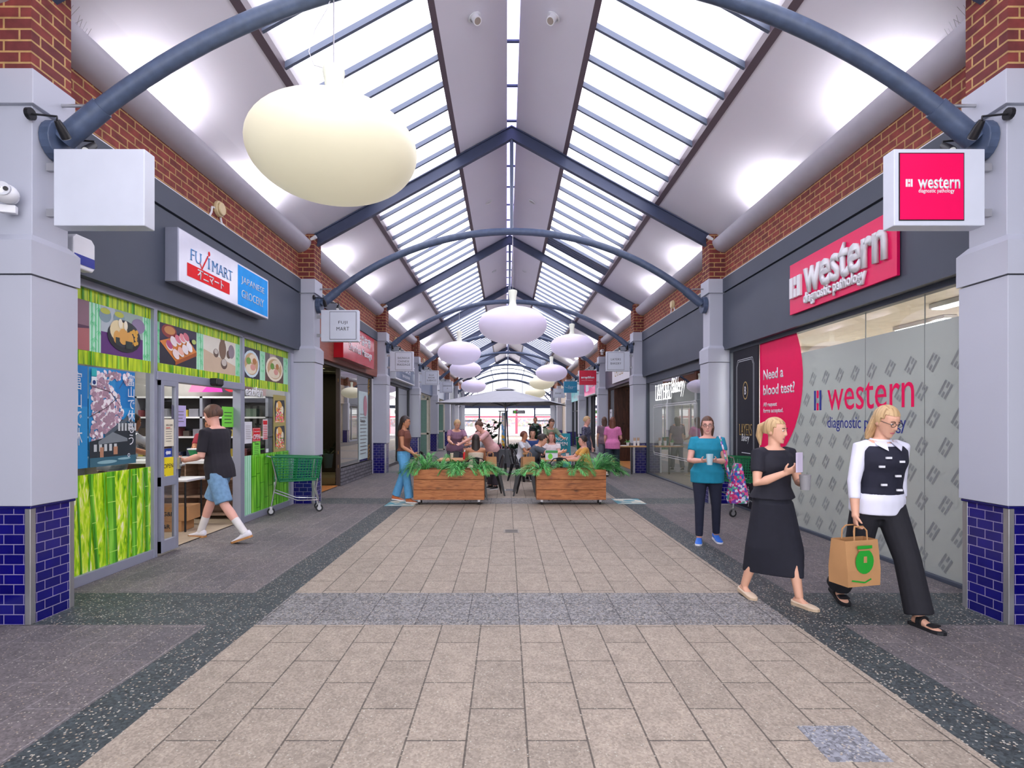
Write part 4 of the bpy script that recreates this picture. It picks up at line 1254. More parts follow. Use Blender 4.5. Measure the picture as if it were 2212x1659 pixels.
sheet('menu_board', 'white menu sheet on the pillar before the bakery entrance', 1, 2, .45, 1.5, .55, 1.1, M_PAPER, lines(.4, 9, .25, .08, hh=.012) + [('t', 'MENU', 0, .42, M_INK, {'w': .25})], off=.012)

sf = shopfront(1, 3, [.03, 1.6, 2.3, 4.0, 5.7], frame=M_DARK, pane=M_GLASSR, rails=())
b = B(); b.box(0, 5.79, .02, .05, 2.4, 2.9); b.box(3.9, 5.7, .06, .1, 0, 2.4); obj('pale_panel', b, M_CLAD, sf)
(x, y, zz), rz = upos(1, 3, 3.2, 3.2, .16)
t = thing('shop_sign', 'lit pink hearing shop sign with a white speech shape', 'sign', (x, y, zz), rz)
b = B(); b.box(-1.7, 1.7, -.2, 0, -.42, .42); obj('box', b, M_WHITE, t)
b = B(); b.box(-1.66, 1.66, -.206, -.2, -.38, .38); obj('face', b, mat('sign_pink_lit', '#c92a72', .25, emit=.25), t)
a = Art(); a.y = -.208; a.ink(M_WHITE); a.P([(-1.2, -.2), (-.2, -.2), (-.2, .25), (-1.2, .25)]); a.P([(-.8, -.2), (-.6, -.2), (-.7, -.34)]); a.done('emblem', t)
text('lettering', 'amplifon', .75, .0, M_WHITE, t, w=1.3, h=.3, y=-.21, bold=.03)
shopfront(1, 4, [.03, 1.9, 3.0, 3.9, 5.7], frame=M_DARK, pane=M_GLASSR, rails=(2.2,))
(x, y, zz), rz = upos(1, 4, 3.2, 3.05, .16)
t = thing('shop_sign', 'pale teal fascia board below the teal blade sign', 'sign', (x, y, zz), rz)
b = B(); b.box(-2.2, 2.2, -.06, 0, -.3, .3); obj('board', b, mat('pale_teal', '#63c4c4', .4), t)
text('lettering', 'hair & skin', 0, 0, M_WHITE, t, w=2.0, h=.3, y=-.062)
sf = shopfront(1, 5, [.03, 2.2, 3.6, 5.7], frame=M_CRF, pane=M_GLASS)
b = B()
for u0, u1 in ((.1, 2.1), (3.7, 5.6)): b.box(u0, u1, -.03, .03, .0, 2.85)
obj('cream_panel', b, FM['cream'], sf)
(x, y, zz), rz = upos(1, 5, 4.6, 0, .05)
t = thing('arch_panel', 'tall orange timber arch on the cream shopfront', 'panel', (x, y, zz), rz)
b = B(); b.prism([(-.5, 0), (.5, 0)] + [(.5 * math.cos(R(15 * i)), 1.7 + .7 * math.sin(R(15 * i))) for i in range(13)], -.02, 0); obj('board', b, mat('arch_orange', '#d98e36', .5), t)
for k in (-1, 6): shopfront(1, k, [.03, 1.9, 3.8, 5.7], frame=M_ALU)

# ---------------------------------------------------------------- blade signs on the pillars
def blade(sx, k, label, face=None, fm=None, lines_=(), fz=0.0, border=True, col=M_SIGNW, lamps=True):
    t = thing('blade_sign', label, 'sign', (sx * 3.28, PY(k) + .18, 3.38))
    b = B(); b.box(-.355, .355, -.065, .065, -.30, .30); obj('box', b, col, t, bev=.006)
    b = B(); 
    for z in (-.18, .18): b.box(*sorted((sx * .35, sx * .45)), -.02, .02, z - .03, z + .03)
    obj('bracket', b, M_STEEL, t)
    cx = -sx * .065
    if border:
        b = B(); b.box(cx - .255, cx + .255, -.069, -.064, -.262, .268); obj('face_border', b, M_INK, t)
        b = B(); b.box(cx - .247, cx + .247, -.072, -.068, -.254, .260); obj('face', b, fm or M_SIGNW, t)
    elif fm:
        b = B(); b.box(-.355, .355, -.069, -.064, -.30, .30); obj('face', b, fm, t); cx = 0
    for s_, z, w, h, m, kw in lines_:
        text('lettering', s_, cx + kw.pop('dx', 0), z, m, t, w=w, h=h, y=-.0725, depth=.0015, **kw)
    return t
def sign_lamp(sx, k, dx, dy, label):
    """little black spotlight on a stem aimed at a blade sign"""
    t = thing('sign_spotlight', label, 'spotlight', (sx * 3.75, PY(k) + .18 + dy, 3.90 if dy < 0 else 3.87), 0)
    b = B(); b.prism([(.045 * math.cos(2 * PI * i / 14), .045 * math.sin(2 * PI * i / 14)) for i in range(14)], *sorted((0, -sx * .03)), 'x'); obj('wall_plate', b, M_BLACK, t)
    b = B(); b.tube([(-sx * .02, 0, 0), (-sx * dx, 0, -.02), (-sx * dx, 0, -.05)], .008, 6); obj('stem', b, M_BLACK, t, smooth=True)
    b = B()
    q = V((-sx * dx, 0, -.05)); d = V((0, -dy, -.16)).normalized()
    b.tube([q, q + d * .05, q + d * .13], [.022, .032, .036], 12); obj('lamp_head', b, M_BLACK, t, smooth=True)
    b = B(); b.tube([q + d * .131, q + d * .134], .03, 12); obj('lens', b, mat('lamp_lens', '#d8d8d0', .2), t)
blade(-1, 0, 'blank white box sign on the near left pillar', border=False)
t = blade(1, 0, 'white box sign with crimson pathology face on the near right pillar', fm=M_CRIM, lines_=[('western', .03, .33, .09, M_WHITE, {'dx': .055, 'bold': .02}), ('diagnostic pathology', -.035, .28, .042, M_WHITE, {'dx': .035, 'bold': .01})])
b = B()
for x0, x1, z0, z1 in ((-.27, -.255, 0, .06), (-.232, -.217, 0, .06), (-.25, -.237, .035, .06), (-.25, -.237, 0, .025)): b.box(x0 + .0, x1 + .0, -.074, -.0715, z0, z1)
obj('emblem', b, M_WHITE, t)
blade(-1, 1, 'white square sign with two black words on the second left pillar', lines_=[('FUJI', .055, .17, .068, M_INK, {'bold': 0, 'gap': 1.1}), ('MART', -.06, .24, .068, M_INK, {'bold': 0, 'gap': 1.1})])
blade(-1, 2, 'white square sign with three black lines ending in MASSAGE on a left pillar', lines_=[('SHUNHUA', .10, .37, .062, M_INK, {'bold': 0, 'gap': 1.1}), ('CHINESE', 0, .34, .062, M_INK, {'bold': 0, 'gap': 1.1}), ('MASSAGE', -.10, .39, .062, M_INK, {'bold': 0, 'gap': 1.1})])
blade(-1, 3, 'white square sign with three short black lines just beyond the massage sign', lines_=[('ELLA', .11, .2, .062, M_INK, {'bold': 0}), ('BACHE', 0, .26, .062, M_INK, {'bold': 0}), ('SUBIACO', -.11, .38, .062, M_INK, {'bold': 0})])
blade(-1, 4, 'white square sign with one small dark word, by the green shutters', lines_=[('ENGLEZAKIS', .06, .42, .05, M_INK, {'bold': .01}), ('&', -.06, .05, .06, M_INK, {})])
blade(1, 2, 'white square sign with two black lines ending in BAKERY', lines_=[('LAYERS', .06, .3, .065, M_INK, {'bold': 0, 'gap': 1.15}), ('BAKERY', -.065, .32, .065, M_INK, {'bold': 0, 'gap': 1.15})])
blade(1, 3, 'red square sign with white rounded lettering on a right pillar', border=False, fm=mat('square_sign_red', '#c60c36', .35), lines_=[('amplifon', .0, .55, .13, M_WHITE, {'bold': .035}), ('Hearing Care Professionals', -.11, .46, .035, M_WHITE, {'dx': -.03})])
t = blade(1, 4, 'teal square sign with white script letters', border=False, fm=mat('salon_teal', '#1f82a6', .35), lines_=[('hss', .0, .26, .2, M_WHITE, {'shear': .4, 'bold': -.02})])
a = Art(); a.y = -.073; a.ink(M_WHITE); a.line([(-.3, .02), (-.2, -.04), (-.12, .0)], .008); a.line([(.12, .0), (.3, .03)], .008); a.done('swash', t)
blade(1, 5, 'white square sign with a black script word, near the cream shop', lines_=[('Eustralis', .0, .4, .11, M_INK, {'shear': .4})])
for sx in (-1, 1):
    nm = 'left' if sx < 0 else 'right'
    sign_lamp(sx, 0, .22, -.16, f'black spotlight above the front of the near {nm} box sign')
    sign_lamp(sx, 0, .27, .16, f'black spotlight behind the near {nm} box sign, beyond the arch')
for sx, k, nm in ((-1, 1, 'two-word white sign'), (-1, 2, 'massage sign'), (-1, 3, 'three-line sign beyond the massage sign'), (1, 2, 'BAKERY sign'), (1, 3, 'red square sign'), (1, 4, 'teal sign')):
    sign_lamp(sx, k, .2, -.15, f'black spotlight above the {nm}, front side')
    sign_lamp(sx, k, .4, .13, f'black spotlight above the {nm}, rear side')

# bird spikes and vent pipes on the near pillars
for sx, nm in ((-1, 'left'), (1, 'right')):
    t = thing('bird_spikes', f'thin wire bird spikes on the eave above the near {nm} pillar', 'bird spikes', (sx * 3.80, PY(0) + .44, 4.95))
    b = B(); r = random.Random(5)
    for i in range(9):
        y = i * .03
        b.tube([(0, y, 0), (-sx * r.uniform(.0, .09), y + r.uniform(-.03, .03), r.uniform(.05, .12))], .0014, 4)
    obj('wires', b, M_STEEL, t)
    for k, kn in ((0, 'near'), (1, 'second')):
        t = thing('vent_pipe', f'short grey pipe sticking out of the {kn} {nm} pillar cap', 'pipe', (sx * 3.71, PY(k) + .3, 4.12))
        b = B(); b.tube([(sx * .02, 0, 0), (-sx * .22, 0, .0)], .014, 8); obj('pipe', b, M_STEEL, t, smooth=True)
# downlights in the ridge boards
for k in range(0, 4):
    for sx in (-1, 1):
        y = PY(k) + 3.2
        t = thing('downlight', f'round {"swivelling " if k == 0 else ""}downlight in the ceiling board {"left" if sx < 0 else "right"} of the ridge, {["first", "second", "third", "fourth"][k]} from the camera', 'downlight', (sx * .53, y, roofz(.53) - .005), 0)
        t.rotation_euler = (0, sx * math.atan(.55), 0)
        b = B(); b.lathe([(.095, 0), (.095, -.008), (.07, -.012), (.07, 0)], 20); obj('ring', b, M_WHITE, t, smooth=True)
        if k == 0:
            b = B(); b.tube([(0, 0, .02), (0, -.03, -.06), (0, -.05, -.10)], [.06, .06, .058], 16); obj('lamp_head', b, M_WHITE, t, smooth=True)
            b = B(); b.tube([(0, -.0502, -.1004), (0, -.051, -.102)], .045, 16); obj('lens', b, mat('lamp_grey', '#9c9088', .4), t)
# ================================================================ things standing in the mall
M_PLANK = wood('stained_pine', '#ad6836', '#c4834c', '#6d3d1e', sx=1.6, sy=15)
def planter(x0, x1, yf, label):
    w = (x1 - x0) / 2
    t = thing('wooden_planter', label, 'planter', ((x0 + x1) / 2, yf + .18, 0))
    for i in range(3):
        z = .095 + i * .19
        b = B(); b.box(-w, w, -.18, -.155, z, z + .183)
        o = obj('front_board', b, M_PLANK, t, bev=.004)
        for l in o.data.uv_layers['UV'].data: l.uv = (l.uv[0] + 3.7 * i + x0 * 5, l.uv[1] + 1.3 * i)
    b = B()
    b.box(-w, w, .155, .18, .095, .662)
    for s in (-1, 1): b.box(*sorted((s * w, s * (w - .025))), -.155, .155, .095, .662)
    b.box(-w, w, -.155, .155, .095, .12); b.box(-w + .025, w - .025, -.155, .155, .5, .56)
    obj('box_shell', b, M_PLANK, t, bev=.003)
    for sx in (-1, 1):
        for sy in (-1, 1):
            b = B(); b.prism([(sy * .12 + .032 * math.cos(2 * PI * i / 14), .034 + .032 * math.sin(2 * PI * i / 14)) for i in range(14)], sx * (w - .1) - .012, sx * (w - .1) + .012, 'x')
            o = obj('caster', b, M_RUB, t)
            b = B(); b.box(sx * (w - .1) - .022, sx * (w - .1) + .022, sy * .12 - .025, sy * .12 + .025, .05, .096); obj('fork', b, M_STEEL, o)
    return t
planter(-1.83, -.515, 10.34, 'stained timber planter box on casters, left of the pair')
planter(.46, 1.755, 10.34, 'stained timber planter box on casters, right of the pair')
def palm(loc, label, fr, seed):
    """a clump of feathery palm fronds; fr lists (bearing deg, length, lift)"""
    t = thing('palm_clump', label, 'plant', loc, 0, None)
    r = random.Random(seed)
    extra = [(be + r.uniform(-28, 28), ln * r.uniform(.7, .95), lift * 1.5 + .06) for be, ln, lift in fr if r.random() < .4]
    for be, ln, lift in list(fr) + extra:
        lift *= 1.35
        b = B(); a = R(be); d0 = V((math.cos(a), math.sin(a), 0))
        pts = []; n = 18
        for i in range(n + 1):
            f = i / n
            pts.append(d0 * ln * f * (1 - .12 * f) + V((0, 0, lift * (f * 2.2 - f * f * 2.3))))
        b.tube(pts, [.006 * (1 - .8 * i / n) for i in range(n + 1)], 5)
        for i in range(2, n + 1):
            f = i / n; p = pts[i]; tg = (pts[i] - pts[i - 1]).normalized()
            sd = tg.cross(V((0, 0, 1))).normalized()
            for s in (-1, 1):
                for q in (0, .5):
                    pp = p - (pts[i] - pts[i - 1]) * q
                    l = ln * .5 * math.sin(PI * (.2 + .72 * f)) * r.uniform(.8, 1.15)
                    dd = (sd * s * .7 + tg * .8 + V((0, 0, .35 - .4 * f + r.uniform(-.2, .2)))).normalized()
                    wv = (tg - dd * tg.dot(dd)).normalized() * .0065
                    b.m = r.choice((0, 0, 1))
                    mid = pp + dd * l * .5 + V((0, 0, l * .02)); tip = pp + dd * l - V((0, 0, l * .2))
                    b.f([b.v(pp - wv * .4), b.v(mid - wv), b.v(tip), b.v(mid + wv)])
        obj('frond', b, [M_LEAF, M_LEAF2], t, recalc=False, uv=False)
palm((-1.62, 10.48, .60), 'palm fronds at the left end of the left planter', ((200, .5, .18), (150, .45, .22), (240, .4, .12), (20, .4, .2), (90, .4, .25), (170, .6, .1)), 1)
palm((-1.35, 10.48, .60), 'palm fronds left of centre in the left planter', ((160, .45, .18), (10, .5, .18), (60, .4, .22), (130, .4, .2), (340, .42, .12)), 2)
palm((-1.0, 10.46, .60), 'palm fronds at the middle of the left planter drooping over its front', ((250, .42, .14), (200, .45, .16), (330, .45, .16), (20, .5, .2), (280, .36, .12), (80, .35, .2)), 3)
palm((-.62, 10.46, .60), 'palm fronds spilling over the right end of the left planter', ((0, .5, .12), (330, .45, .12), (40, .4, .2), (160, .4, .2), (290, .35, .12), (350, .6, .05)), 4)
palm((.55, 10.46, .60), 'palm fronds spilling over the left end of the right planter', ((180, .5, .12), (215, .48, .1), (150, .4, .2), (250, .4, .1), (60, .4, .24), (195, .62, .02), (300, .3, .12)), 5)
palm((1.15, 10.46, .60), 'palm fronds at the middle of the right planter', ((180, .5, .16), (300, .45, .12), (330, .5, .14), (20, .45, .2), (140, .45, .22), (260, .35, .12)), 6)
palm((1.55, 10.48, .60), 'large palm fronds leaning off the right end of the right planter', ((0, .62, .14), (350, .7, .1), (30, .6, .24), (330, .5, .08), (160, .5, .22), (60, .45, .28), (15, .72, .2)), 7)

# black tolix style chairs
def chair_master():
    t = thing('cafe_chair', '', 'chair')
    b = B(); b.loft([[(sx * .17 * w_, sy, z) for sx, sy, w_ in ((-1, -.18, 1.05), (1, -.18, 1.05), (1, .17, .95), (-1, .17, .95))] for z in (.435, .45)])
    obj('seat', b, M_BLACK, t, bev=.012)
    for sx in (-1, 1):
        for sy in (-1, 1):
            b = B(); p0, p1 = V((sx * .15, sy * .15, .44)), V((sx * .215, sy * (.215 if sy < 0 else .25), 0))
            b.loft([[c + V((a * w_, e * w_, 0)) for a, e in ((-1, -1), (1, -1), (1, 1), (-1, 1))] for c, w_ in ((p0, .034), (p0.lerp(p1, .5), .026), (p1, .015))])
            obj('leg', b, M_BLACK, t)
    b = B()
    h = [(-.17, .16, .44), (-.19, .20, .6), (-.185, .235, .74), (-.12, .255, .82), (0, .26, .845), (.12, .255, .82), (.185, .235, .74), (.19, .20, .6), (.17, .16, .44)]
    b.tube(h, .011, 8); b.tube([(-.2, .14, .655), (-.19, .2, .655)], .01, 6)
    obj('back_hoop', b, M_BLACK, t, smooth=True)
    b = B(); b.loft([[(-.055 * w_, y, z), (.055 * w_, y, z), (.055 * w_, y + .006, z), (-.055 * w_, y + .006, z)] for w_, y, z in ((1, .165, .45), (1.05, .215, .65), (1.25, .25, .835))])
    obj('back_splat', b, M_BLACK, t)
    return t
ch0 = chair_master()
CH = [(-.42, 11.75, -80, 'black metal chair with a paper bag beside the left planter'), (.33, 11.72, 80, 'black metal chair with a paper bag beside the right planter'),
      (.98, 11.15, 172, 'black metal chair with its back to the camera behind the right planter'), (-.72, 11.2, 185, 'black metal chair with its back to the camera behind the left planter'),
      (-1.62, 12.0, 95, 'black metal chair left of the left table'), (-1.25, 13.0, 10, 'black metal chair on the far side of the left table'), (1.72, 12.15, -90, 'black metal chair under the boy in yellow'),
      (1.62, 13.25, -20, 'black metal chair on the far side of the right table'), (.32, 12.45, 85, 'black metal chair under the man in the grey shirt'), (-.66, 14.35, -75, 'black metal chair under the man in the striped shirt'),
      (.26, 14.6, 60, 'black metal chair under the person in the white tee'), (-1.9, 13.3, 120, 'black metal chair leaning by the left wall side table'), (-.75, 13.65, -60, 'black metal chair beside the umbrella pole'), (1.0, 12.95 + 1.3, 20, 'black metal chair at the rear right table'), (.98, 13.18, -15, 'black metal chair under the woman with long auburn hair')]
for i, (x, y, a, lab) in enumerate(CH):
    o = ch0 if i == 0 else dup(ch0)
    o.location = (x, y, 0); o.rotation_euler = (0, 0, R(a)); o['label'] = lab; o['group'] = 'black metal cafe chairs'

def table(x, y, w, d, label):
    t = thing('cafe_table', label, 'table', (x, y, 0))
    b = B(); b.box(-w / 2, w / 2, -d / 2, d / 2, .71, .745); obj('tabletop', b, M_TAN, t, bev=.006)
    for sx in (-1, 1):
        for sy in (-1, 1):
            b = B(); b.bar((sx * (w / 2 - .06), sy * (d / 2 - .06), .71), (sx * (w / 2 - .03), sy * (d / 2 - .03), 0), .03, .03); obj('leg', b, M_BLACK, t)
table(-1.1, 12.1, .95, .7, 'timber topped cafe table behind the left planter')
table(1.08, 12.1, .85, .7, 'timber topped cafe table behind the right planter')
table(-1.0, 14.6, .8, .7, 'timber topped cafe table farther back on the left')
table(.72, 14.6, .8, .7, 'timber topped cafe table farther back on the right')

def on_table(name, label, cat, loc, prof, m, cap=None):
    t = thing(name, label, cat, loc)
    b = B(); b.lathe(prof, 14); obj('body', b, m, t, smooth=True)
    if cap: b = B(); b.lathe(cap[0], 12); obj('cap', b, cap[1], t, smooth=True)
on_table('sauce_bottle', 'red sauce bottle on the left cafe table', 'bottle', (-1.0, 11.9, .745), [(.001, 0), (.03, 0), (.032, .11), (.012, .15), (.012, .16)], M_RED, ([(.013, .16), (.013, .18), (.004, .2)], M_WHITE))
on_table('food_bowl', 'shallow tan bowl on the right cafe table', 'bowl', (1.0, 12.0, .745), [(.001, 0), (.07, 0), (.13, .05), (.125, .05), (.06, .012)], M_KRAFT)
on_table('food_bowl', 'small white bowl near the far edge of the left cafe table', 'bowl', (-.85, 12.25, .745), [(.001, 0), (.05, 0), (.09, .05), (.085, .05), (.04, .012)], M_WHITE)
on_table('takeaway_cup', 'white takeaway cup on the right cafe table', 'cup', (1.25, 12.3, .745), [(.001, 0), (.03, 0), (.042, .11)], M_PAPER, ([(.044, .11), (.044, .12), (.03, .128)], M_BLACK))
on_table('drink_glass', 'clear looking pale drink cup on the left cafe table', 'cup', (-1.3, 12.2, .745), [(.001, 0), (.03, 0), (.038, .12), (.034, .12)], mat('pale_drink', '#d9d2c2', .2))
t = thing('yellow_tray', 'yellow meal tray on the left cafe table', 'tray', (-.78, 12.0, .745)); b = B(); b.box(-.15, .15, -.1, .1, 0, .02); obj('tray', b, M_YEL, t, bev=.008)

def paper_bag(name, label, loc, rz, w, d, h, m, mark=None, handles=True, slant=0.0):
    t = thing(name, label, 'bag', loc, rz)
    b = B()
    rings = [[(sx * w / 2 * k_, sy * d / 2 * e + (slant * f), h * f) for sx, sy in ((-1, -1), (1, -1), (1, 1), (-1, 1))] for f, k_, e in ((0, .97, 1), (.35, 1, 1), (.7, 1.0, .85), (1, .99, .72))]
    b.loft(rings, cap=False)
    b.f([b.v(p) for p in rings[0]])
    obj('bag_body', b, m, t)
    if handles:
        for sy in (-1, 1):
            b = B(); b.tube([(-.06, sy * d * .33 + slant, h - .01), (-.06, sy * d * .3 + slant, h + .07), (-.04, sy * d * .22 + slant, h + .10), (.04, sy * d * .22 + slant, h + .10), (.06, sy * d * .3 + slant, h + .07), (.06, sy * d * .33 + slant, h - .01)], .006, 6)
            obj('handle', b, M_KRAFT, t, smooth=True)
    if mark: mark(t, w, d, h)
    return t
def m_script(t, w, d, h):
    a = Art(); a.y = -d / 2 - .004; a.ink(mat('bag_brown_ink', '#6a4a30', .7, amt=0))
    for z in (.52, .42, .34): a.line([(-.07 + .02 * i, h * z + .008 * math.sin(i * 2.3)) for i in range(8)], .006)
    a.done('print', t)
paper_bag('paper_bag', 'brown paper bag standing on the chair by the right planter', (.35, 11.66, .452), R(-70 + 90), .27, .16, .36, M_KRAFT, m_script)
paper_bag('paper_bag', 'brown paper bag standing on the chair by the left planter', (-.44, 11.68, .452), R(10), .25, .16, .36, M_KRAFT, m_script)
def m_leaf(t, w, d, h):
    a = Art(); a.y = -d / 2 - .003; a.ink(mat('bag_green_ink', '#3f9a4c', .6, amt=0)); a.rect(-w / 2, w / 2, h * .72, h * .98); a.ink(M_LIME); a.ell(-.03, h * .35, .05, .06); a.done('print', t)
paper_bag('takeaway_bag', 'white and green takeaway bag on the right cafe table', (.86, 11.86, .745), 0, .26, .14, .20, M_PAPER, m_leaf, handles=False)
paper_bag('pink_bag', 'pink bag hanging low beside the woman leaning over the left table', (-.62, 12.2, .45), R(15), .26, .12, .34, mat('bag_pink', '#d79ab8', .6), None)

# market umbrella
t = thing('market_umbrella', 'large grey square market umbrella over the cafe tables', 'umbrella', (-.13, 16.7, 0), R(-14))
b = B(); b.lathe([(.001, 0), (.36, 0), (.36, .03), (.08, .07), (.04, .1), (.035, .3)], 28); obj('base', b, M_BLACK, t, smooth=True)
b = B(); b.tube([(0, 0, .05), (0, 0, 2.6)], .024, 12); obj('pole', b, mat('pole_grey', '#6d7078', .35, .5), t, smooth=True)
M_CAN = mat('grey_canvas', '#b0b3b9', .8, amt=.04)
b = B(); hw = 1.62
top = b.v((0, 0, 2.58)); cs = [(-hw, -hw), (hw, -hw), (hw, hw), (-hw, hw)]
def cp(x, y): return 2.10 + .48 * (1 - max(abs(x), abs(y)) / hw) ** .95
n = 10
for (xa, ya), (xb, yb) in zip(cs, cs[1:] + cs[:1]):
    prev = None
    for i in range(n + 1):
        f = .12 + .88 * i / n
        row = []
        for j in range(7):
            g = j / 6; px, py = (xa + (xb - xa) * g) * f, (ya + (yb - ya) * g) * f
            sag = -.012 * math.sin(PI * g) * f
            row.append(b.v((px, py, 2.09 + .46 * (1 - f) + sag)))
        if prev:
            for j in range(6): b.f([prev[j], prev[j + 1], row[j + 1], row[j]])
        prev = row
o = obj('canopy', b, M_CAN, t, smooth=True)
md = o.modifiers.new('thick', 'SOLIDIFY'); md.thickness = .006
b = B(); b.loft([[(x * .17, y * .17, 2.50) for x, y in cs], [(x * .16, y * .16, 2.52) for x, y in cs], [(0.01 * x, .01 * y, 2.60) for x, y in cs]]); obj('vent_cap', b, M_CAN, t)
for i in range(8):
    a = i * PI / 4; q = hw * (1.414 if i % 2 else 1) - .03
    b = B(); b.tube([(0, 0, 2.46), (q * math.cos(a), q * math.sin(a), 2.055)], .011, 6); b.tube([(0, 0, 2.0), (q * .5 * math.cos(a), q * .5 * math.sin(a), 2.29)], .009, 6)
    obj('rib', b, mat('pole_grey', '#6d7078'), t, smooth=True)

# rubber plants, patio heater, grey planter, sandwich board, far trolley
def rubber_plant(label, x, y, h, n, seed):
    t = thing('rubber_plant', label, 'plant', (x, y, 0))
    b = B(); b.lathe([(.16, 0), (.24, .45), (.22, .45), (.2, .4)], 18); obj('pot', b, mat('pot_charcoal', '#3c3d44', .6), t, smooth=True)
    r = random.Random(seed); b = B(); b.m = 1
    tips = []
    for i in range(5):
        a = r.uniform(0, 2 * PI); e = V((math.cos(a) * r.uniform(.1, .45), math.sin(a) * .3, h * r.uniform(.7, 1)))
        b.tube([(0, 0, .4), V((e.x * .3, e.y * .3, h * .6)), e], .012, 5); tips.append(e)
    b.m = 0
    for i in range(n):
        e = r.choice(tips); f = r.uniform(.45, 1); p = V((e.x * f, e.y * f, .4 + (e.z - .4) * f)); a = r.uniform(0, 2 * PI); l = r.uniform(.14, .26)
        d = V((math.cos(a), math.sin(a), r.uniform(-.1, .9))).normalized(); sd = d.cross(V((r.uniform(-1, 1), .3, 1))).normalized() * l * .27
        b.f([b.v(p), b.v(p + d * l * .35 + sd), b.v(p + d * l * .75 + sd * .8), b.v(p + d * l), b.v(p + d * l * .75 - sd * .8), b.v(p + d * l * .35 - sd)])
    obj('foliage', b, [M_LEAFD, mat('twig', '#5a4a38', .8)], t, recalc=False)
rubber_plant('tall rubber plant left of the umbrella pole', -.78, 20.3, 1.75, 60, 1)
rubber_plant('bushy dark rubber plant right of the umbrella pole', 1.05, 20.0, 1.6, 120, 2)
t = thing('patio_heater', 'tall pyramid patio heater behind the umbrella pole', 'heater', (-.22, 21.2, 0))
b = B()
for sx in (-1, 1):
    for sy in (-1, 1): b.bar((sx * .22, sy * .22, 0), (sx * .12, sy * .12, 1.95), .03, .03)
b.box(-.2, .2, -.2, .2, .0, .55); b.box(-.19, .19, -.19, .19, 1.93, 1.97); obj('frame', b, M_BLACK, t)
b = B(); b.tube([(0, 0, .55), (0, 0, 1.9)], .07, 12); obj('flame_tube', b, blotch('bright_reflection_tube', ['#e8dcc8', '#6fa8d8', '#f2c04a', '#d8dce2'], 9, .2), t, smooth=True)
t = thing('trough_planter', 'long grey planter trough across the back of the cafe tables', 'planter', (.1, 19.0, 0))
b = B(); b.box(-1.6, 1.6, -.2, .2, 0, .62); obj('trough', b, mat('grey_steel_trough', '#7c828c', .4), t, bev=.01)
b = B(); r = random.Random(3)
for i in range(260):
    p = V((r.uniform(-1.5, 1.5), r.uniform(-.15, .15), .6)); a = r.uniform(0, 2 * PI); d = V((math.cos(a) * .5, math.sin(a) * .5, r.uniform(.4, 1.1))).normalized(); l = r.uniform(.12, .3); sd = d.cross(V((0, 0, 1))).normalized() * l * .2
    b.m = 1 if r.random() < .22 and p.x < 0 else 0
    b.f([b.v(p), b.v(p + d * l * .5 + sd), b.v(p + d * l), b.v(p + d * l * .5 - sd)])
o = obj('foliage', b, [M_LEAFD, mat('pink_petal', '#d46a92', .6)], t, recalc=False); o['kind'] = 'stuff'
t = thing('sandwich_board', 'teal sandwich board reading NOW OPEN on the right walkway', 'sign', (1.78, 19.0, 0))
M_TEAL = mat('board_teal', '#1c9fb0', .5)
for s in (-1, 1):
    b = B(); b.loft([[(-.3, s * y, z), (.3, s * y, z), (.3, s * y + .02, z), (-.3, s * y + .02, z)] for y, z in ((.26, .02), (.02, 1.15))]); obj('panel', b, M_TEAL, t)
o = sempty('x'); o.name = 'print'; del o['kind']; o.parent = t; o.location = (0, -.155, .68); o.rotation_euler = (-math.atan(.24 / 1.13), 0, 0)
text('lettering', 'NOW\nOPEN', 0, .2, M_WHITE, o, w=.42, h=.3, y=-.02, bold=.03, lead=.95)
text('lettering', 'hss', 0, -.25, M_WHITE, o, w=.2, h=.1, y=-.02, shear=.4)

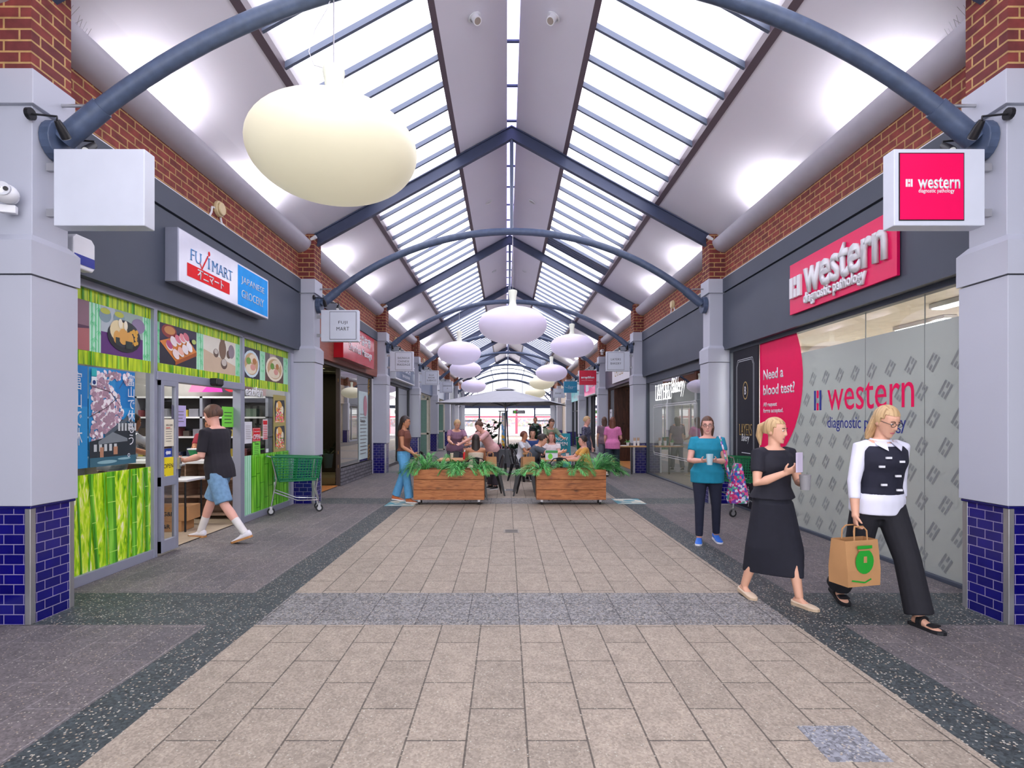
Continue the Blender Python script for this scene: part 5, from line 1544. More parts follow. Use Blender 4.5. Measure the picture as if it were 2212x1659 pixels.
# shopping trolleys
M_GRN2 = mat('green_plastic_rim', '#0a6b3f', .4)
def make_trolley():
    t = thing('shopping_trolley', '', 'trolley')
    # local X: handle at -X end, nose at +X; width along Y
    def P(f, s, g):   # f along length 0..1, s side -1..1, g height 0..1
        x = -.40 + .80 * f + (-.0) * (1 - g) + (.12 if f == 0 else -.06 * f) * (1 - g)
        hw = (.27 - .08 * f) * (.82 + .18 * g)
        return V((x, s * hw, .55 + (.42 - .04 * f) * g))
    b = B()
    def lattice(A, Bq, nu, nv):
        for i in range(nu + 1):
            f = i / nu; b.bar(A(f, 0), A(f, 1), .010, .008)
        for j in range(nv + 1):
            g = j / nv; b.bar(A(0, g), A(1, g), .012, .008)
    for s in (-1, 1): lattice(lambda f, g: P(f, s, g), None, 16, 9)
    for e in (0, 1): lattice(lambda f, g: P(e, -1 + 2 * f, g), None, 10, 9)
    lattice(lambda f, g: P(f, -1 + 2 * g, 0), None, 12, 6)
    obj('basket', b, M_GREENP, t)
    b = B()
    c = [P(0, -1, 1), P(1, -1, 1), P(1, 1, 1), P(0, 1, 1)]
    b.tube(c, .017, 8, closed=True); c = [P(0, -1, 0), P(1, -1, 0), P(1, 1, 0), P(0, 1, 0)]; b.tube(c, .012, 8, closed=True)
    for s in (-1, 1):
        for f in (0, .5, 1): b.bar(P(f, s, 0), P(f, s, 1), .03, .014)
    obj('basket_rim', b, M_GRN2, t)
    b = B()
    for s in (-1, 1):
        b.tube([(-.47, s * .24, .98), (-.40, s * .255, .96), (-.33, s * .235, .6), (-.36, s * .23, .42), (-.41, s * .24, .13)], .013, 8)
        b.tube([(-.37, s * .23, .38), (.0, s * .19, .22), (.34, s * .14, .20), (.36, s * .14, .13)], .012, 8)
        b.tube([(.33, s * .17, .58), (.30, s * .16, .4), (.35, s * .14, .2)], .012, 8)
    b.tube([(.34, -.14, .2), (.34, .14, .2)], .012, 8)
    obj('frame', b, M_CHROME, t, smooth=True)
    b = B(); b.tube([(-.47, -.25, .98), (-.47, .25, .98)], .018, 10); obj('handle', b, M_GREENP, t, smooth=True)
    for x, hy in ((-.41, .24), (.36, .14)):
        for s in (-1, 1):
            b = B(); y = s * hy
            b.tube([(x, y - .012, .062), (x, y + .012, .062)], .062, 18); o = obj('caster', b, M_RUB, t)
            b = B(); b.tube([(x, y - .014, .062), (x, y + .014, .062)], .036, 14); obj('hub', b, M_STEEL, o)
            b = B(); b.box(x - .02, x + .02, y - .022, y - .016, .05, .14); b.box(x - .02, x + .02, y + .016, y + .022, .05, .14); b.box(x - .022, x + .022, y - .022, y + .022, .13, .145); obj('fork', b, M_STEEL, o)
    return t
tr = make_trolley(); tr.location = (-3.72, 9.58, 0); tr.rotation_euler = (0, 0, R(24)); tr['label'] = 'green plastic shopping trolley in front of the second left pillar'; tr['group'] = 'green shopping trolleys'
dup(tr, (3.93, 9.35, 0), R(12), 'green plastic shopping trolley behind the woman in the black dress')
dup(tr, (2.75, 20.5, 0), R(80), 'green shopping trolley far off beside the teal sandwich board')

# counter shelf at the bakery pillar
t = thing('counter_shelf', 'timber counter shelf wrapped round a pillar by the bakery', 'counter', (3.60, PY(2) - .12, .80))
b = B(); b.box(-.42, .42, -.28, .09, 0, .035); obj('shelf', b, M_TAN, t, bev=.005)
b = B(); b.box(-.02, .02, -.22, -.18, -.8, 0); obj('post', b, M_BLACK, t)
potted('small leafy plant in a white pot on the counter shelf', (3.50, PY(2) - .25, .836), .1, .05, M_WHITE, 30, .16, M_LEAF2, 6)
for i, (dx, lab) in enumerate(((.2, 'white cup of cutlery on the counter shelf, nearer the plant'), (.33, 'white cup of cutlery on the counter shelf, nearer the window'))):
    t = thing('cutlery_cup', lab, 'cup', (3.50 + dx, PY(2) - .26 + .1 * i, .836))
    b = B(); b.lathe([(.001, 0), (.035, 0), (.045, .15), (.04, .15), (.03, .01)], 14); obj('cup', b, M_WHITE, t, smooth=True)
    b = B()
    for j in range(5): b.bar((.02 * math.cos(j * 1.3), .02 * math.sin(j * 1.3), .1), (.03 * math.cos(j * 1.3), .03 * math.sin(j * 1.3), .24), .008, .008)
    obj('cutlery', b, M_TAN, t)
t = thing('napkin_stack', 'white napkins lying on the counter shelf', 'napkins', (3.36, PY(2) - .3, .836)); b = B(); b.box(-.08, .08, -.07, .07, 0, .02); obj('napkins', b, M_PAPER, t)

# floor fittings
for (x, y, lab, nm) in ((-2.08, 10.55, 'teal and white floor sticker at the left planter', 1), (2.27, 10.80, 'teal and white floor sticker right of the right planter', 2)):
    t = thing('floor_sticker', lab, 'sticker', (x, y, .002), R(0)); t.rotation_euler = (R(-90), 0, 0)
    a = Art(); M = mat('sticker_teal', '#4f97a4', .5)
    a.ink(M); a.rect(-.27, .27, -.36, .36); a.ink(mat('sticker_cream', '#d8d6c6', .6)); a.P([(-.27, .2), (-.1, -.1), (-.27, -.3), (.27, -.3), (.27, .1), (.1, .33), (-.2, .33)]); a.ink(M); a.ell(.04, .12, .12, .09); a.ell(-.06, -.14, .1, .07); a.line([(-.2, .1), (.0, .0), (.2, -.2)], .04)
    a.done('print', t)
for x, y, s, lab in ((-.03, 7.85, .11, 'small square drain cover nearer the camera'), (-.02, 12.6, .12, 'small pale floor plate between the cafe tables')):
    t = thing('drain_cover', lab, 'drain', (x, y, 0))
    b = B(); b.box(-s, s, -s * 1.1, s * 1.1, .0, .006); obj('plate', b, M_STEEL if y > 10 else mat('worn_steel', '#8b8377', .5, .3), t)
    b = B()
    for i in range(4): b.box(-s * .8, s * .8, -s + i * s * .5 + .01, -s + i * s * .5 + .03, .006, .008)
    obj('slots', b, M_BLACK, t)
for x, y in ((2.0, 2.86), (2.0, 2.6)): pass
t = thing('dark_paver', 'blue grey replacement paver in the pale paving at lower right', 'paver', (1.52, 2.68, 0)); b = B(); b.box(-.145, .145, -.15, .15, -.01, .0015); obj('slab', b, brick('blue_grey_slab', '#84868c', '#7b7d84', '#7b7d84', 9, 9, .0001, .65, 0, src='Object', speck=.5, sc=75), t)

# pendant lamps
def lampmat(name, c, e):
    return mat(name, c, .45, emit=e, amt=.01, ecol=c)
M_LC = lampmat('lamp_cream', '#d2ccb4', .28); M_LL = lampmat('lamp_lilac', '#c4bbd6', .26)
NECK = [(.085, .365), (.066, .42), (.064, .48), (.074, .56), (.088, .63), (.083, .66), (.04, .675), (.001, .675)]
LPROF = [(max(.001, .662 * math.cos(R(q)) ** .94) if abs(q) < 90 else .001, (.365 if q < 0 else .345) * math.sin(R(q))) for q in range(-90, 86, 5)] + [(.088, .352)]
def pendant(x, k, z, m, label, dy=.25):
    t = thing('pendant_lamp', label, 'lamp', (x, PY(k) + dy, z), 0, 'onion shaped pendant lamps')
    b = B(); b.lathe(LPROF, 56); obj('shade', b, m, t, smooth=True)
    b = B(); b.lathe([(.092, .33)] + NECK, 24); obj('neck', b, mat('lamp_neck', '#d8dccb', .4, emit=.08), t, smooth=True)
    top = 5.22 - ARCH_R + math.sqrt(ARCH_R ** 2 - x * x) - z - .06
    b = B(); b.tube([(0, 0, .66), (0, 0, max(.75, top))], .006, 5)
    if k == 0:
        b.tube([(-.06, 0, .66), (-.16, 0, .69), (-.2, 0, .80), (-.15, 0, .98), (-.05, 0, 1.15), (.0, 0, 1.3)], .004, 5)
    obj('cable', b, M_STEEL, t, smooth=True)
pendant(-1.49, 0, 3.73, M_LC, 'big cream pendant lamp closest to the camera')
pendant(.02, 1, 3.42, M_LL, 'lilac pendant lamp hanging on the centre line')
pendant(-1.54, 2, 3.65, M_LL, 'lilac pendant lamp left of centre, largest of the left row')
pendant(1.90, 2, 3.87, M_LL, 'lilac pendant lamp right of centre, largest of the right row')
pendant(-1.82, 3, 3.74, M_LL, 'lilac pendant lamp half hidden behind the first left one')
pendant(1.78, 3, 3.60, M_LL, 'lilac pendant lamp overlapping a yellow one on the right')
pendant(1.78, 4, 3.62, M_LC, 'yellow pendant lamp partly behind a lilac one on the right')
pendant(-1.85, 4, 3.44, M_LL, 'smallest lilac pendant lamp on the left above the umbrella')
pendant(1.75, 5, 3.42, M_LC, 'small yellow pendant lamp just above the umbrella edge')

# things inside the grocery
t = thing('shop_counter', 'timber fronted counter with open shelves inside the grocery doorway', 'counter', (-5.15, 8.75, .012), 0)
M_SHW = wood('shelf_wood', '#9d8170', '#ab8f7c', '#846a5c', sx=1, sy=9)
b = B(); b.box(-.95, .95, .35, .4, 0, .88)
for z in (.06, .34, .62): b.box(-.95, .95, 0, .36, z, z + .025)
for x in (-.95, -.02, .93): b.box(x, x + .02, 0, .38, 0, .88)
obj('shelves', b, M_SHW, t)
b = B(); b.box(-1.0, 1.0, -.05, .45, .88, .925); obj('counter_top', b, M_WHITE, t)
t = thing('goods_shelving', 'dark shelving stacked with goods on the far wall of the grocery', 'shelf', (-6.2, 10.42, .012), 0)
b = B(); b.box(-1.9, 1.75, .02, .05, .9, 2.0); obj('back_panel', b, M_DARK, t)
for z in (.9, 1.27, 1.63, 2.0):
    b = B(); b.box(-1.9, 1.75, -.28, .05, z - .03, z); obj('shelf_board', b, M_WHITE, t)
for x in (-1.9, -.7, .5, 1.7):
    b = B(); b.box(x, x + .05, -.28, .05, .0, 2.0); obj('upright', b, M_ALU, t)
r = random.Random(9)
GM = [mat('goods_%d' % i, c, .5) for i, c in enumerate(('#a8973a', '#7c4348', '#7c7c88', '#333c58', '#44584a', '#443c3a'))]
for z, zn in ((.9, 'lowest'), (1.27, 'middle'), (1.63, 'top')):
    x = -1.8
    while x < 1.6:
        w_, h_ = r.uniform(.10, .26), r.uniform(.06, .17)
        gm = r.randrange(6); gc = ('yellow', 'red', 'grey', 'navy', 'green', 'brown')[gm]
        t = thing('grocery_box', f'{gc} packet on the {zn} shelf along the far grocery wall', 'box', (-6.2 + x + w_ / 2, 10.28, z + .012), 0, f'{gc} packets on the {zn} grocery shelf')
        b = B(); b.box(-w_ / 2, w_ / 2, -.1, .1, 0, h_); obj('packet', b, GM[gm], t)
        x += w_ + r.uniform(.02, .12)
t = thing('pink_banner', 'pink and red printed banner hanging inside the grocery', 'banner', (-5.5, 10.3, 2.36), 0)
a = Art(); a.ink(I('banner_dark', '#3a2f44')); a.P([(-.35, -.26), (.5, -.26), (.5, .26), (-.15, .26)]); a.ink(I('banner_pink', '#d878a0')); a.P([(-.5, -.26), (-.25, .26), (.05, .26), (-.1, -.26)]); a.ink(I('banner_red', '#b81f38')); a.ell(.30, -.03, .2, .23); a.ink(I('banner_white', '#ead9de')); a.P([(-.4, -.12), (-.22, .2), (-.15, .06)]); a.P([(.2, -.12), (.3, .12), (.38, -.06)]); a.ink(I('banner_mag', '#c23a9c')); a.P([(-.25, -.26), (.05, .06), (.14, -.26)])
a.done('print', t)
b = B()
for x in (-.3, .45): b.tube([(x, 0, .24), (x, 0, .62)], .004, 5)
obj('cord', b, M_BLACK, t)
sheet('lilac_notice', 'lilac notice on the glass inside the grocery doorway', -1, 0, 2.12, 1.62, .30, .26, mat('lilac_paper', '#b9aede', .7), lines(.2, 4, .05, .04, hh=.008), off=.04)
sheet('lime_flyer', 'lime flyer on the glass at the right of the doorway', -1, 0, 3.50, 1.62, .36, .3, M_LIME, lines(.22, 4, .06, .05, m=M_INK, hh=.01), off=-.05)
t = thing('folding_table', 'white folding table just inside the grocery door', 'table', (-4.82, 7.95, .012), 0)
b = B(); b.box(-.55, .3, -.25, .25, .70, .735); obj('tabletop', b, M_WHITE, t, bev=.01)
for x in (-.5, .24):
    for y in (-.2, .2): b = B(); b.tube([(x, y, 0), (x, y, .7)], .014, 6); obj('leg', b, M_BLACK, t)
t = thing('card_terminal', 'black payment screen on the folding table', 'terminal', (-4.95, 8.0, .747), R(-40)); b = B(); b.loft([[(-.11, 0, 0), (.11, 0, 0), (.11, .1, 0), (-.11, .1, 0)], [(-.11, .10, .28), (.11, .10, .28), (.11, .13, .28), (-.11, .13, .28)]]); obj('screen', b, M_BLACK, t)
on_table('spray_bottle', 'yellow bottle on the folding table', 'bottle', (-4.86, 7.78, .747), [(.001, 0), (.04, 0), (.042, .14), (.02, .18)], M_YEL, ([(.02, .18), (.02, .22), (.005, .23)], M_RED))
on_table('sauce_bottle', 'red bottle on the folding table', 'bottle', (-4.99, 7.80, .747), [(.001, 0), (.03, 0), (.03, .14), (.012, .2)], M_RED, ([(.014, .2), (.014, .22), (.004, .23)], M_WHITE))
for i, (x, y, z, w, d, h, lab) in enumerate(((-4.90, 7.92, .012, .5, .36, .15, 'brown carton on the grocery floor, lower of two'), (-4.84, 7.92, .163, .56, .36, .20, 'brown carton with dark print stacked on another under the table'))):
    t = thing('carton', lab, 'box', (x, y, z), R(4))
    b = B(); b.box(-w / 2, w / 2, -d / 2, d / 2, 0, h); obj('carton_body', b, M_KRAFT, t, bev=.004)
    text('print', 'G&R', .02, h / 2, M_INK, t, w=.16, h=.06, y=-d / 2 - .001, depth=.0015, bold=.02)
# ================================================================ people
def skinm(n, c): return mat('skin_' + n, c, .55, amt=.04, sc=14)
SK = {'fair': skinm('fair', '#d9a68c'), 'tan': skinm('tan', '#b97f5e'), 'pink': skinm('pink', '#dba595')}
def hairm(n, c, c2):
    if n in MATS: return MATS[n]
    return stripes(n, [c2, c, c], 70, 5, 1.0, .55, .2)
HAIR = {'brown': hairm('hair_brown', '#5a3d2f', '#33221b'), 'dark': hairm('hair_dark', '#2e211d', '#171110'), 'blond': hairm('hair_blond', '#c6a67a', '#94744c'), 'auburn': hairm('hair_auburn', '#6b3c2a', '#43241a'), 'grey': hairm('hair_grey', '#8c8078', '#6a5f58')}
M_EYE = mat('eye_white', '#e9e6e2', .2, amt=0); M_IRIS = mat('eye_iris', '#2d2420', .2, amt=0); M_LIP = mat('lips', '#b5606a', .45, amt=0); M_BROW = mat('brow', '#4e382c', .7, amt=0)

def blend(name, b, m, parent, vox=.008, smooth=5, mats=None):
    """melt overlapping lofts into one continuous surface"""
    bmesh.ops.recalc_face_normals(b.b, faces=b.b.faces)
    me = bpy.data.meshes.new(name); b.b.to_mesh(me); b.b.free()
    o = bpy.data.objects.new(name, me); C.objects.link(o)
    md = o.modifiers.new('r', 'REMESH'); md.mode = 'VOXEL'; md.voxel_size = vox; md.use_smooth_shade = True
    if smooth:
        s = o.modifiers.new('s', 'SMOOTH'); s.factor = .5; s.iterations = smooth
    dg = bpy.context.evaluated_depsgraph_get()
    nm = bpy.data.meshes.new_from_object(o.evaluated_get(dg))
    o.modifiers.clear(); o.data = nm; bpy.data.meshes.remove(me)
    nm.name = name; nm.materials.clear(); nm.materials.append(m)
    mesh_uv(nm); nm.shade_smooth()
    o.parent = parent
    return o

def person(label, loc, rotz, h=1.68, sex='f', girth=1.0, lean=0, side=0, twist=0, legs=((0, 0, 2), (0, 0, 2)), arms=((5, 8, 10, 0), (5, 8, 10, 0)), head=(0, 0),
           sit=None, skin='fair', hair=('brown', 'short'), top=('#444444', .55, -.04), bottom=('trousers', '#222233', 1.0), shoe=('#222222', '#eeeeee', 'shoe'),
           vox=.009, face=True, curl=(25, 25), glasses=False, foot_yaw=(8, 8), extra=None, neckline=.50, sole_z=0.0, glow=1.0, name='person'):
    s = h / 1.70
    t = thing(name, label, 'person', loc, rotz)
    X = V((1, 0, 0))
    th = R(lean); U = V((math.sin(R(side)), -math.sin(th), math.cos(th))).normalized()
    ct, st = math.cos(R(twist)), math.sin(R(twist))
    Xs = V((ct, st, 0)); Xs = (Xs - U * Xs.dot(U)).normalized()
    Fw = U.cross(Xs) * -1           # points out of the chest
    if Fw.y > 0 and abs(twist) < 80: Fw = -Fw
    # legs
    def legdir(p, ab, sx): return V((sx * math.sin(R(ab)), -math.sin(R(p)), -math.cos(R(p)))).normalized()
    LT, LS = .43 * s, .42 * s
    rel = []
    for sx, (p, kn, ab) in zip((-1, 1), legs):
        hp = X * sx * .085 * s * girth
        k = hp + legdir(p, ab, sx) * LT
        a = k + legdir(p - kn, ab * .6, sx) * LS
        rel.append((hp, k, a))
    pz = sit * 1.0 + .085 * s if sit is not None else -min(a.z for _, _, a in rel) + .075 * s + sole_z
    Pv = V((0, 0, pz))
    LEG = [tuple(q + Pv for q in r_) for r_ in rel]
    def sp(tt, off=0): return Pv + U * tt * s + Fw * off * s
    f = sex == 'f'
    rings = [(-.09, .09, .08, 0), (-.02, .160, .112, -.012), (.06, .163, .115, -.01), (.16, .130, .095, 0), (.26, .138, .10, .0), (.36, .152, .115, .012), (.44, .158, .10, .0), (.50, .115, .072, -.01), (.53, .058, .056, -.01)] if f else \
            [(-.09, .09, .08, 0), (-.02, .152, .108, -.01), (.06, .154, .11, 0), (.16, .148, .104, .004), (.26, .160, .108, .004), (.36, .176, .118, .006), (.45, .18, .104, 0), (.51, .13, .078, -.01), (.545, .064, .06, -.01)]
    def torso(b, grow, t0, t1, n=20, gx=0, flare=0):
        def at(tt):
            for (a, c) in zip(rings, rings[1:]):
                if a[0] <= tt <= c[0]:
                    q = (tt - a[0]) / (c[0] - a[0]); q = q * q * (3 - 2 * q)
                    return [a[i] + (c[i] - a[i]) * q for i in (1, 2, 3)]
            return rings[0][1:] if tt < rings[0][0] else rings[-1][1:]
        st_ = sorted({t0, t1} | {r_[0] for r_ in rings if t0 < r_[0] < t1} | {t0 + (t1 - t0) * i / 8 for i in range(1, 8)})
        rs = []
        for tt in st_:
            rx, ry, off = at(max(tt, -.02) if grow else tt)
            g_ = girth if tt < .45 else 1 + (girth - 1) * .5
            c = sp(tt, off); gr = grow + flare * min(1, max(0, (.20 - tt) / .15))
            rs.append([c + Xs * math.cos(2 * PI * i / n) * (rx * g_ + gr + gx) * s + Fw * math.sin(2 * PI * i / n) * (ry * g_ + gr) * s for i in range(n)])
        b.loft(rs)
    SH = [sp(.468) + Xs * sx * (.162 if f else .19) * s * (1 + (girth - 1) * .5) for sx in (-1, 1)]
    ARM = []
    for sx, sh, (p, ab, el, inw) in zip((-1, 1), SH, arms):
        d1 = V((sx * math.sin(R(ab)), -math.sin(R(p)) * math.cos(R(ab)), -math.cos(R(p)) * math.cos(R(ab))))
        a2 = R(p + el); q = R(inw)
        d2 = V((-sx * math.sin(q), -math.sin(a2) * math.cos(q), -math.cos(a2) * math.cos(q)))
        rz = Matrix.Rotation(R(twist), 3, 'Z')
        d1, d2 = rz @ d1, rz @ d2
        e = sh + d1 * .285 * s; w = e + d2 * .245 * s
        ARM.append((sh, e, w, d2.normalized(), sx))
    hp_, hy = R(head[0]), R(head[1] + twist)
    HB = sp(.565, .005)
    HM = Matrix.Translation(HB) @ Matrix.Rotation(hy, 4, 'Z') @ Matrix.Rotation(hp_ + th * .45, 4, 'X') @ Matrix.Scale(s * (1.0 if f else 1.03), 4)
    # ---- body
    b = B()
    torso(b, 0, -.09, .53)
    b.tube([sp(.50, -.008), sp(.545, 0), HM @ V((0, .012, .06))], [.06 * s, .052 * s, .05 * s], 14)
    hr = [(.0, .022, .024, -.058), (.02, .042, .046, -.034), (.05, .056, .070, -.016), (.09, .065, .086, -.004), (.13, .071, .094, .003), (.165, .070, .093, .007), (.195, .056, .076, .010), (.215, .032, .045, .012), (.224, .010, .014, .012)]
    b.M = HM
    b.loft([[(rx * math.cos(2 * PI * i / 18), yo + ry * math.sin(2 * PI * i / 18), z) for i in range(18)] for z, rx, ry, yo in hr])
    b.tube([(0, -.086, .125), (0, -.095, .098), (0, -.0965, .083), (0, -.086, .071)], [.008, .0115, .014, .009], 8)
    for sx in (-1, 1): b.ball((sx * .072, .01, .10), (.010, .022, .032), 8, 6)
    b.M = None
    g2 = .5 + .5 * girth
    for (sh, e, w, d, sx) in ARM:
        b.tube([sh - Xs * sx * .05 * s, sh, sh.lerp(e, .5), e, e.lerp(w, .35), w], [r_ * s * g2 for r_ in ((.05, .052, .044, .037, .038, .026) if f else (.06, .06, .05, .042, .042, .03))], 12)
        pn = (-X * sx + V((0, -.35, 0))); pn = (pn - d * pn.dot(d)).normalized()
        if sum(arms[0 if sx < 0 else 1][0:3:2]) > 60: pn = (V((-sx * .6, 0, .8)) - d * V((-sx * .6, 0, .8)).dot(d)).normalized()
        sd = d.cross(pn) * -sx
        if sd.dot(V((0, -1, .4))) < 0: sd = -sd
        cl = R(curl[0 if sx < 0 else 1])
        b.tube([w - d * .01 * s, w + d * .03 * s], [.026 * s, .03 * s], 8)
        b.loft([[w + d * q * s + sd * math.cos(2 * PI * i / 10) * a_ * s + pn * math.sin(2 * PI * i / 10) * c_ * s for i in range(10)] for q, a_, c_ in ((0, .026, .02), (.03, .037, .018), (.07, .042, .016), (.092, .040, .012))])
        for i in range(4):
            ln = (.066, .076, .072, .058)[i] * s; p = w + d * .085 * s + sd * (.030 - .020 * i) * s
            pts = [p]
            for j in range(3):
                a_ = cl * (j + .6); p = p + (d * math.cos(a_) + pn * math.sin(a_)) * ln * (.42, .32, .26)[j]; pts.append(p)
            b.tube(pts, [.0092 * s, .0088 * s, .008 * s, .006 * s], 7)
        p = w + d * .03 * s + sd * .030 * s; q = p + (d * .62 + sd * .7 + pn * .25).normalized() * .038 * s
        b.tube([p, q, q + (d * .85 + sd * .25 + pn * .45).normalized() * .034 * s], [.013 * s, .0105 * s, .008 * s], 7)
    for (hp, k, a) in LEG:
        b.tube([hp + V((0, 0, .03)), hp.lerp(k, .25), hp.lerp(k, .65), k, k.lerp(a, .3), k.lerp(a, .7), a], [r_ * s * g2 for r_ in (.082, .085, .066, .052, .054, .040, .033)], 14)
    feet = []
    for (hp, k, a), sx, fy in zip(LEG, (-1, 1), foot_yaw):
        dz = max(0, a.z - .075 * s - sole_z)
        pit = math.asin(min(.75, dz / (.16 * s))) if sit is None or dz < .12 else .2
        M = Matrix.Translation(a) @ Matrix.Rotation(R(sx * fy), 4, 'Z') @ Matrix.Rotation(pit, 4, 'X') @ Matrix.Scale(s, 4)
        feet.append(M)
        b.M = M
        secs = ((-.055, .022, -.06, -.01), (-.03, .028, -.068, .01), (.02, .031, -.07, .005), (.08, .038, -.07, -.028), (.13, .040, -.07, -.044), (.165, .026, -.068, -.052))
        b.loft([[(hw * math.cos(2 * PI * i / 10), -q, (z0 + z1) / 2 + (z1 - z0) / 2 * math.sin(2 * PI * i / 10)) for i in range(10)] for q, hw, z0, z1 in secs])
        b.M = None
    blend('body', b, SK[skin], t, vox, 4)
    # ---- face details
    if face:
        for sx in (-1, 1):
            b = B(); b.M = HM; b.ball((sx * .029, -.081, .118), (.0115, .0075, .0058), 10, 6)
            o = obj('eye', b, M_EYE, t, smooth=True)
            b = B(); b.M = HM; b.ball((sx * .029, -.0865, .118), (.0055, .0035, .0056), 8, 6)
            obj('iris', b, M_IRIS, o, smooth=True)
            b = B(); b.M = HM
            b.tube([(sx * .014, -.090, .137), (sx * .03, -.090, .142), (sx * .046, -.080, .137)], .0035, 6)
            obj('eyebrow', b, M_BROW, t, smooth=True)
        b = B(); b.M = HM; b.ball((0, -.080, .044), (.022, .008, .0075), 12, 6); obj('mouth', b, M_LIP, t, smooth=True)
    if glasses:
        b = B(); b.M = HM
        for sx in (-1, 1):
            b.tube([(sx * .030 + .022 * math.cos(i * PI / 6), -.097, .116 + .017 * math.sin(i * PI / 6)) for i in range(12)], .002, 5, closed=True)
            b.tube([(sx * .052, -.096, .12), (sx * .073, -.02, .12), (sx * .074, .01, .115)], .002, 5)
        b.tube([(-.008, -.098, .12), (.008, -.098, .12)], .002, 5)
        obj('glasses', b, M_INK, t, smooth=True)
    # ---- hair
    hc, hs = hair
    b = B(); b.M = HM
    n = 26; rs = []
    for j in range(13):
        a = PI * (.03 + .62 * j / 12); row = []
        for i in range(n):
            ph = 2 * PI * i / n; sx_, cy_ = math.cos(ph), math.sin(ph)
            x, y, z = .083 * math.sin(a) * sx_, .014 + .106 * math.sin(a) * cy_, .128 + .110 * math.cos(a)
            lim = .168 if abs(sx_) < .75 else .135
            if y < -.015 and z < lim: x, y = x * .62, .014 + (y - .014) * .62
            k = 1 + .02 * math.sin(ph * 9 + j)
            if hs == 'curly': k = 1.09 + .05 * math.sin(ph * 11 + j * 1.7) * math.cos(j * 2.1 + ph * 3)
            row.append(V((x * k, .014 + (y - .014) * k, z)))
        rs.append(row)
    b.loft(rs)
    if hs in ('long', 'mid', 'verylong'):
        L_ = {'mid': .13, 'long': .26, 'verylong': .40}[hs]
        rr = []
        for j in range(9):
            q = j / 8; z = .12 - (L_ + .06) * q
            wx, wy = .080 + .018 * math.sin(q * 2.4) - .03 * q * q, .070 - .024 * q
            yo = .045 + .03 * q
            rr.append([(wx * math.cos(2 * PI * i / 20) * (1 + .04 * math.sin(i * 5 + j)), yo + wy * math.sin(2 * PI * i / 20) * (1 if math.sin(2 * PI * i / 20) > 0 else .38), z) for i in range(20)])
        b.loft(rr)
    if hs == 'bun': b.ball((0, .085, .215), (.05, .05, .045), 12, 8)
    if hs == 'tail':
        b.tube([(0, .10, .17), (0, .14, .14), (0, .15, .05), (0, .13, -.04)], [.022, .034, .03, .008], 10)
    b.M = None
    obj('hair', b, HAIR[hc], t, smooth=True)
    # ---- clothes
    if top:
        tc, sl, hem = top[:3]
        m = tc if not isinstance(tc, str) else mat('cloth_' + tc[1:], tc, .85, amt=.08, sc=18)
        b = B(); torso(b, .014, hem, neckline if not f else min(neckline, .505), flare=.026)
        if sl > 0:
            for (sh, e, w, d, sx) in ARM:
                if sl <= 1:
                    q = sh.lerp(e, sl); b.tube([sh - Xs * sx * .055 * s, sh, sh.lerp(e, sl * .6), q], [.062 * s * g2, .063 * s * g2, .060 * s * g2, .058 * s * g2], 12)
                else:
                    q = e.lerp(w, sl - 1); b.tube([sh - Xs * sx * .055 * s, sh, sh.lerp(e, .6), e, q], [.058 * s * g2, .058 * s * g2, .051 * s * g2, .046 * s * g2, .041 * s * g2], 12)
        blend('shirt', b, m, t, max(vox, .009), 5)
    if bottom:
        kd, bc, fr = bottom
        m = bc if not isinstance(bc, str) else mat('cloth_' + bc[1:], bc, .85, amt=.08, sc=18)
        b = B(); torso(b, .006, -.10, .09 if top and top[2] < .05 else .13, flare=.0)
        if kd == 'skirt':
            rr = []
            lp = [.5 * (LEG[0][1] + LEG[1][1]), .5 * (LEG[0][2] + LEG[1][2])]
            for q in [i / 10 for i in range(11)]:
                zf = q * fr
                c = (sp(.02) * 1).lerp(lp[0], min(1, zf * 2)) if zf < .5 else lp[0].lerp(lp[1], zf * 2 - 1)
                sep = (LEG[1][1] - LEG[0][1]).lerp(LEG[1][2] - LEG[0][2], max(0, zf * 2 - 1)) * min(1, zf * 2)
                u = V((sep.x, sep.y, 0)) * .5; ud = u.normalized() if u.length > 1e-5 else V((1, 0, 0))
                wx, wy = (.168 * girth * (1 - q) + .066 * q) * s, (.130 * girth * (1 - q) + .066 * q) * s
                ring = []
                for i in range(24):
                    ph = 2 * PI * i / 24; dv = V((math.cos(ph), math.sin(ph), 0))
                    ring.append(c + V((wx * math.cos(ph), wy * math.sin(ph), 0)) * (1 + .012 * math.sin(i * 4)) + u * dv.dot(ud))
                rr.append(ring)
            b.loft(rr)
        else:
            fl = {'trousers': (.10, .092, .074, .07), 'leggings': (.090, .074, .060, .046), 'jeans': (.10, .090, .078, .085), 'shorts': (.105, .10, .098, .098), 'wide': (.105, .100, .09, .095)}[kd]
            for (hp, k, a) in LEG:
                pts = [hp + V((0, 0, .03)), hp.lerp(k, .3), hp.lerp(k, .6)]; rd = [fl[0], fl[0], fl[1]]
                if fr > .5:
                    pts += [k, k.lerp(a, min(1, (fr - .5) * 2) * .6), k.lerp(a, min(.96, (fr - .5) * 2))]; rd += [fl[2], fl[2] * .5 + fl[3] * .5, fl[3]]
                else:
                    pts += [hp.lerp(k, fr * 2)]; rd += [fl[2]]
                b.tube(pts, [r_ * s * g2 for r_ in rd], 16)
        blend({'trousers': 'trousers', 'wide': 'trousers', 'jeans': 'jeans', 'leggings': 'leggings', 'shorts': 'shorts', 'skirt': 'skirt'}[kd], b, m, t, max(vox, .009), 5)
    # ---- shoes
    uc, sc_, kind = shoe
    um = mat('shoe_' + uc[1:], uc, .5, amt=.05); sm = mat('sole_' + sc_[1:], sc_, .6, amt=.03)
